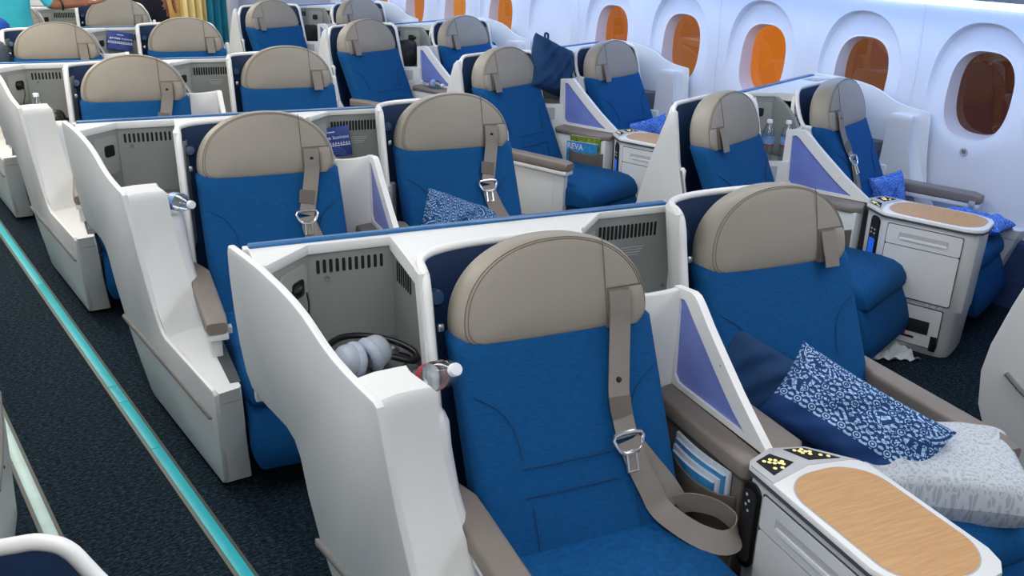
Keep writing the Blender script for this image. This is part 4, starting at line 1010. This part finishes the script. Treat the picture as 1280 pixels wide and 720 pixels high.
def hand_joints(J, Ed, Ms, w, d, side, pre):
    """palm, four fingers and a thumb beyond wrist w, pointing along d"""
    d = Vector(d).normalized(); sd_ = Vector(side).normalized(); w = Vector(w)
    J[pre+'palm'] = (tuple(w+d*.05), (.030, .016)); Ed.append((pre+'wr', pre+'palm')); Ms[(pre+'wr', pre+'palm')] = 'skin'
    for i, (off, ln) in enumerate(((-.027, .060), (-.009, .072), (.009, .070), (.026, .055))):
        a, b = pre+'f%da' % i, pre+'f%db' % i; nrm = d.cross(sd_)
        J[a] = (tuple(w+d*.09+sd_*off), .0085); J[b] = (tuple(w+d*(.09+ln)+sd_*off*1.15+nrm*.014), .007)
        Ed += [(pre+'palm', a), (a, b)]; Ms[(pre+'palm', a)] = 'skin'; Ms[(a, b)] = 'skin'
    J[pre+'t1'] = (tuple(w+d*.04-sd_*.038), .010); J[pre+'t2'] = (tuple(w+d*.085-sd_*.058), .008)
    Ed += [(pre+'palm', pre+'t1'), (pre+'t1', pre+'t2')]; Ms[(pre+'palm', pre+'t1')] = 'skin'; Ms[(pre+'t1', pre+'t2')] = 'skin'
def build_person(label, loc, rot, top, bottom, lean, larm, rarm, sleeve, ld=None, rd=None):
    J, Ed, Ms = {}, [], {}
    def j(n, p, r): J[n] = (p, r)
    def e(a, b, m): Ed.append((a, b)); Ms[(a, b)] = m
    L_ = lambda z: lean*max(0, z-.9)
    j('pelvis', (0, 0, .92), (.155, .115)); j('waist', (0, L_(1.05), 1.05), (.145, .105)); j('chest', (0, L_(1.27), 1.25), (.165, .115)); j('neck0', (0, L_(1.45), 1.41), (.075, .065)); j('neck', (0, L_(1.5), 1.48), .052)
    j('head0', (0, L_(1.55)-.015, 1.55), (.070, .082)); j('head', (0, L_(1.63)-.01, 1.63), (.078, .095)); j('crown', (0, L_(1.7), 1.70), (.055, .068))
    e('pelvis', 'waist', top); e('waist', 'chest', top); e('chest', 'neck0', top); e('neck0', 'neck', 'skin'); e('neck', 'head0', 'skin'); e('head0', 'head', 'skin'); e('head', 'crown', 'hair')
    for s, p in ((-1, 'l'), (1, 'r')):
        j(p+'hip', (s*.10, .0, .86), .092); j(p+'knee', (s*.105, -.02, .48), .062); j(p+'ank', (s*.11, .02, .09), .042); j(p+'toe', (s*.13, -.14, .035), .034)
        e('pelvis', p+'hip', bottom); e(p+'hip', p+'knee', bottom); e(p+'knee', p+'ank', bottom); e(p+'ank', p+'toe', 'hair')
        j(p+'sh', (s*.185, L_(1.38), 1.37), .062); e('neck0', p+'sh', top)
        el, wr = (larm if s < 0 else rarm)
        j(p+'el', el, .045); j(p+'wr', wr, .029); e(p+'sh', p+'el', top); e(p+'el', p+'wr', 'skin' if sleeve == 'short' else top)
        d = Vector(wr)-Vector(el); hand_joints(J, Ed, Ms, wr, d, Vector((0, 1, 0)) if abs(d.normalized().y) < .7 else Vector((1, 0, 0)), p)
    o = person(label, loc, J, Ed, Ms, rot)
    hx = J['head'][0]
    V = Vector(hx)
    hair = mk('hair', xf(lathe([(0, -.02), (.085, -.03), (.096, .02), (.085, .07), (.05, .1), (0, .108)], 20), Matrix.Translation((hx[0], hx[1]+.018, hx[2]+.0)) @ Matrix.Scale(1.12, 4, (0, 1, 0))), 'hair', o, 80)
    fz = hx[2]-.035
    mk('nose', xf(lathe([(0, -.02), (.012, -.018), (.009, .0), (.005, .025), (0, .03)], 10), Matrix.Translation((0, hx[1]-.095, fz))), 'skin', o, 80)
    for s in (-1, 1):
        mk('eye', xf(lathe([(0, -.007), (.009, -.004), (.011, 0), (.009, .004), (0, .007)], 10), Matrix.Translation((s*.03, hx[1]-.086, fz+.025))), 'cap', o, 80)
        mk('ear', xf(lathe([(0, -.03), (.008, -.02), (.010, .01), (.007, .028), (0, .03)], 10), Matrix.Translation((s*.078, hx[1]+.005, fz+.005))), 'skin', o, 80)
    mk('mouth', rbox(-.022, .022, hx[1]-.092, hx[1]-.080, fz-.045, fz-.037, .003), 'red', o)
    return o
p1 = build_person('person in a turquoise shirt bending over with one forearm held out', (1.17, 7.38, 0), 0, 'shirt', 'darkcloth', -.25, ((-.30, -.16, 1.10), (-.26, -.36, .98)), ((.25, -.10, 1.125), (.47, -.12, 1.135)), 'short')
mk('wrist_strap', xf(tube([(.038*math.cos(R(a)), .038*math.sin(R(a)), 0) for a in range(0, 360, 20)], .007, 6, True), Matrix.Translation((.33, -.108, 1.128)) @ Matrix.Rotation(R(80), 4, 'Y')), 'black', p1, 80)
p2 = build_person('person in dark clothes standing in the aisle with an arm hanging down', (2.66, 9.2, 0), 0, 'darkcloth', 'darkcloth', 0, ((-.26, .02, 1.12), (-.25, -.02, .88)), ((.23, .02, 1.20), (.215, -.03, 1.02)), 'long')
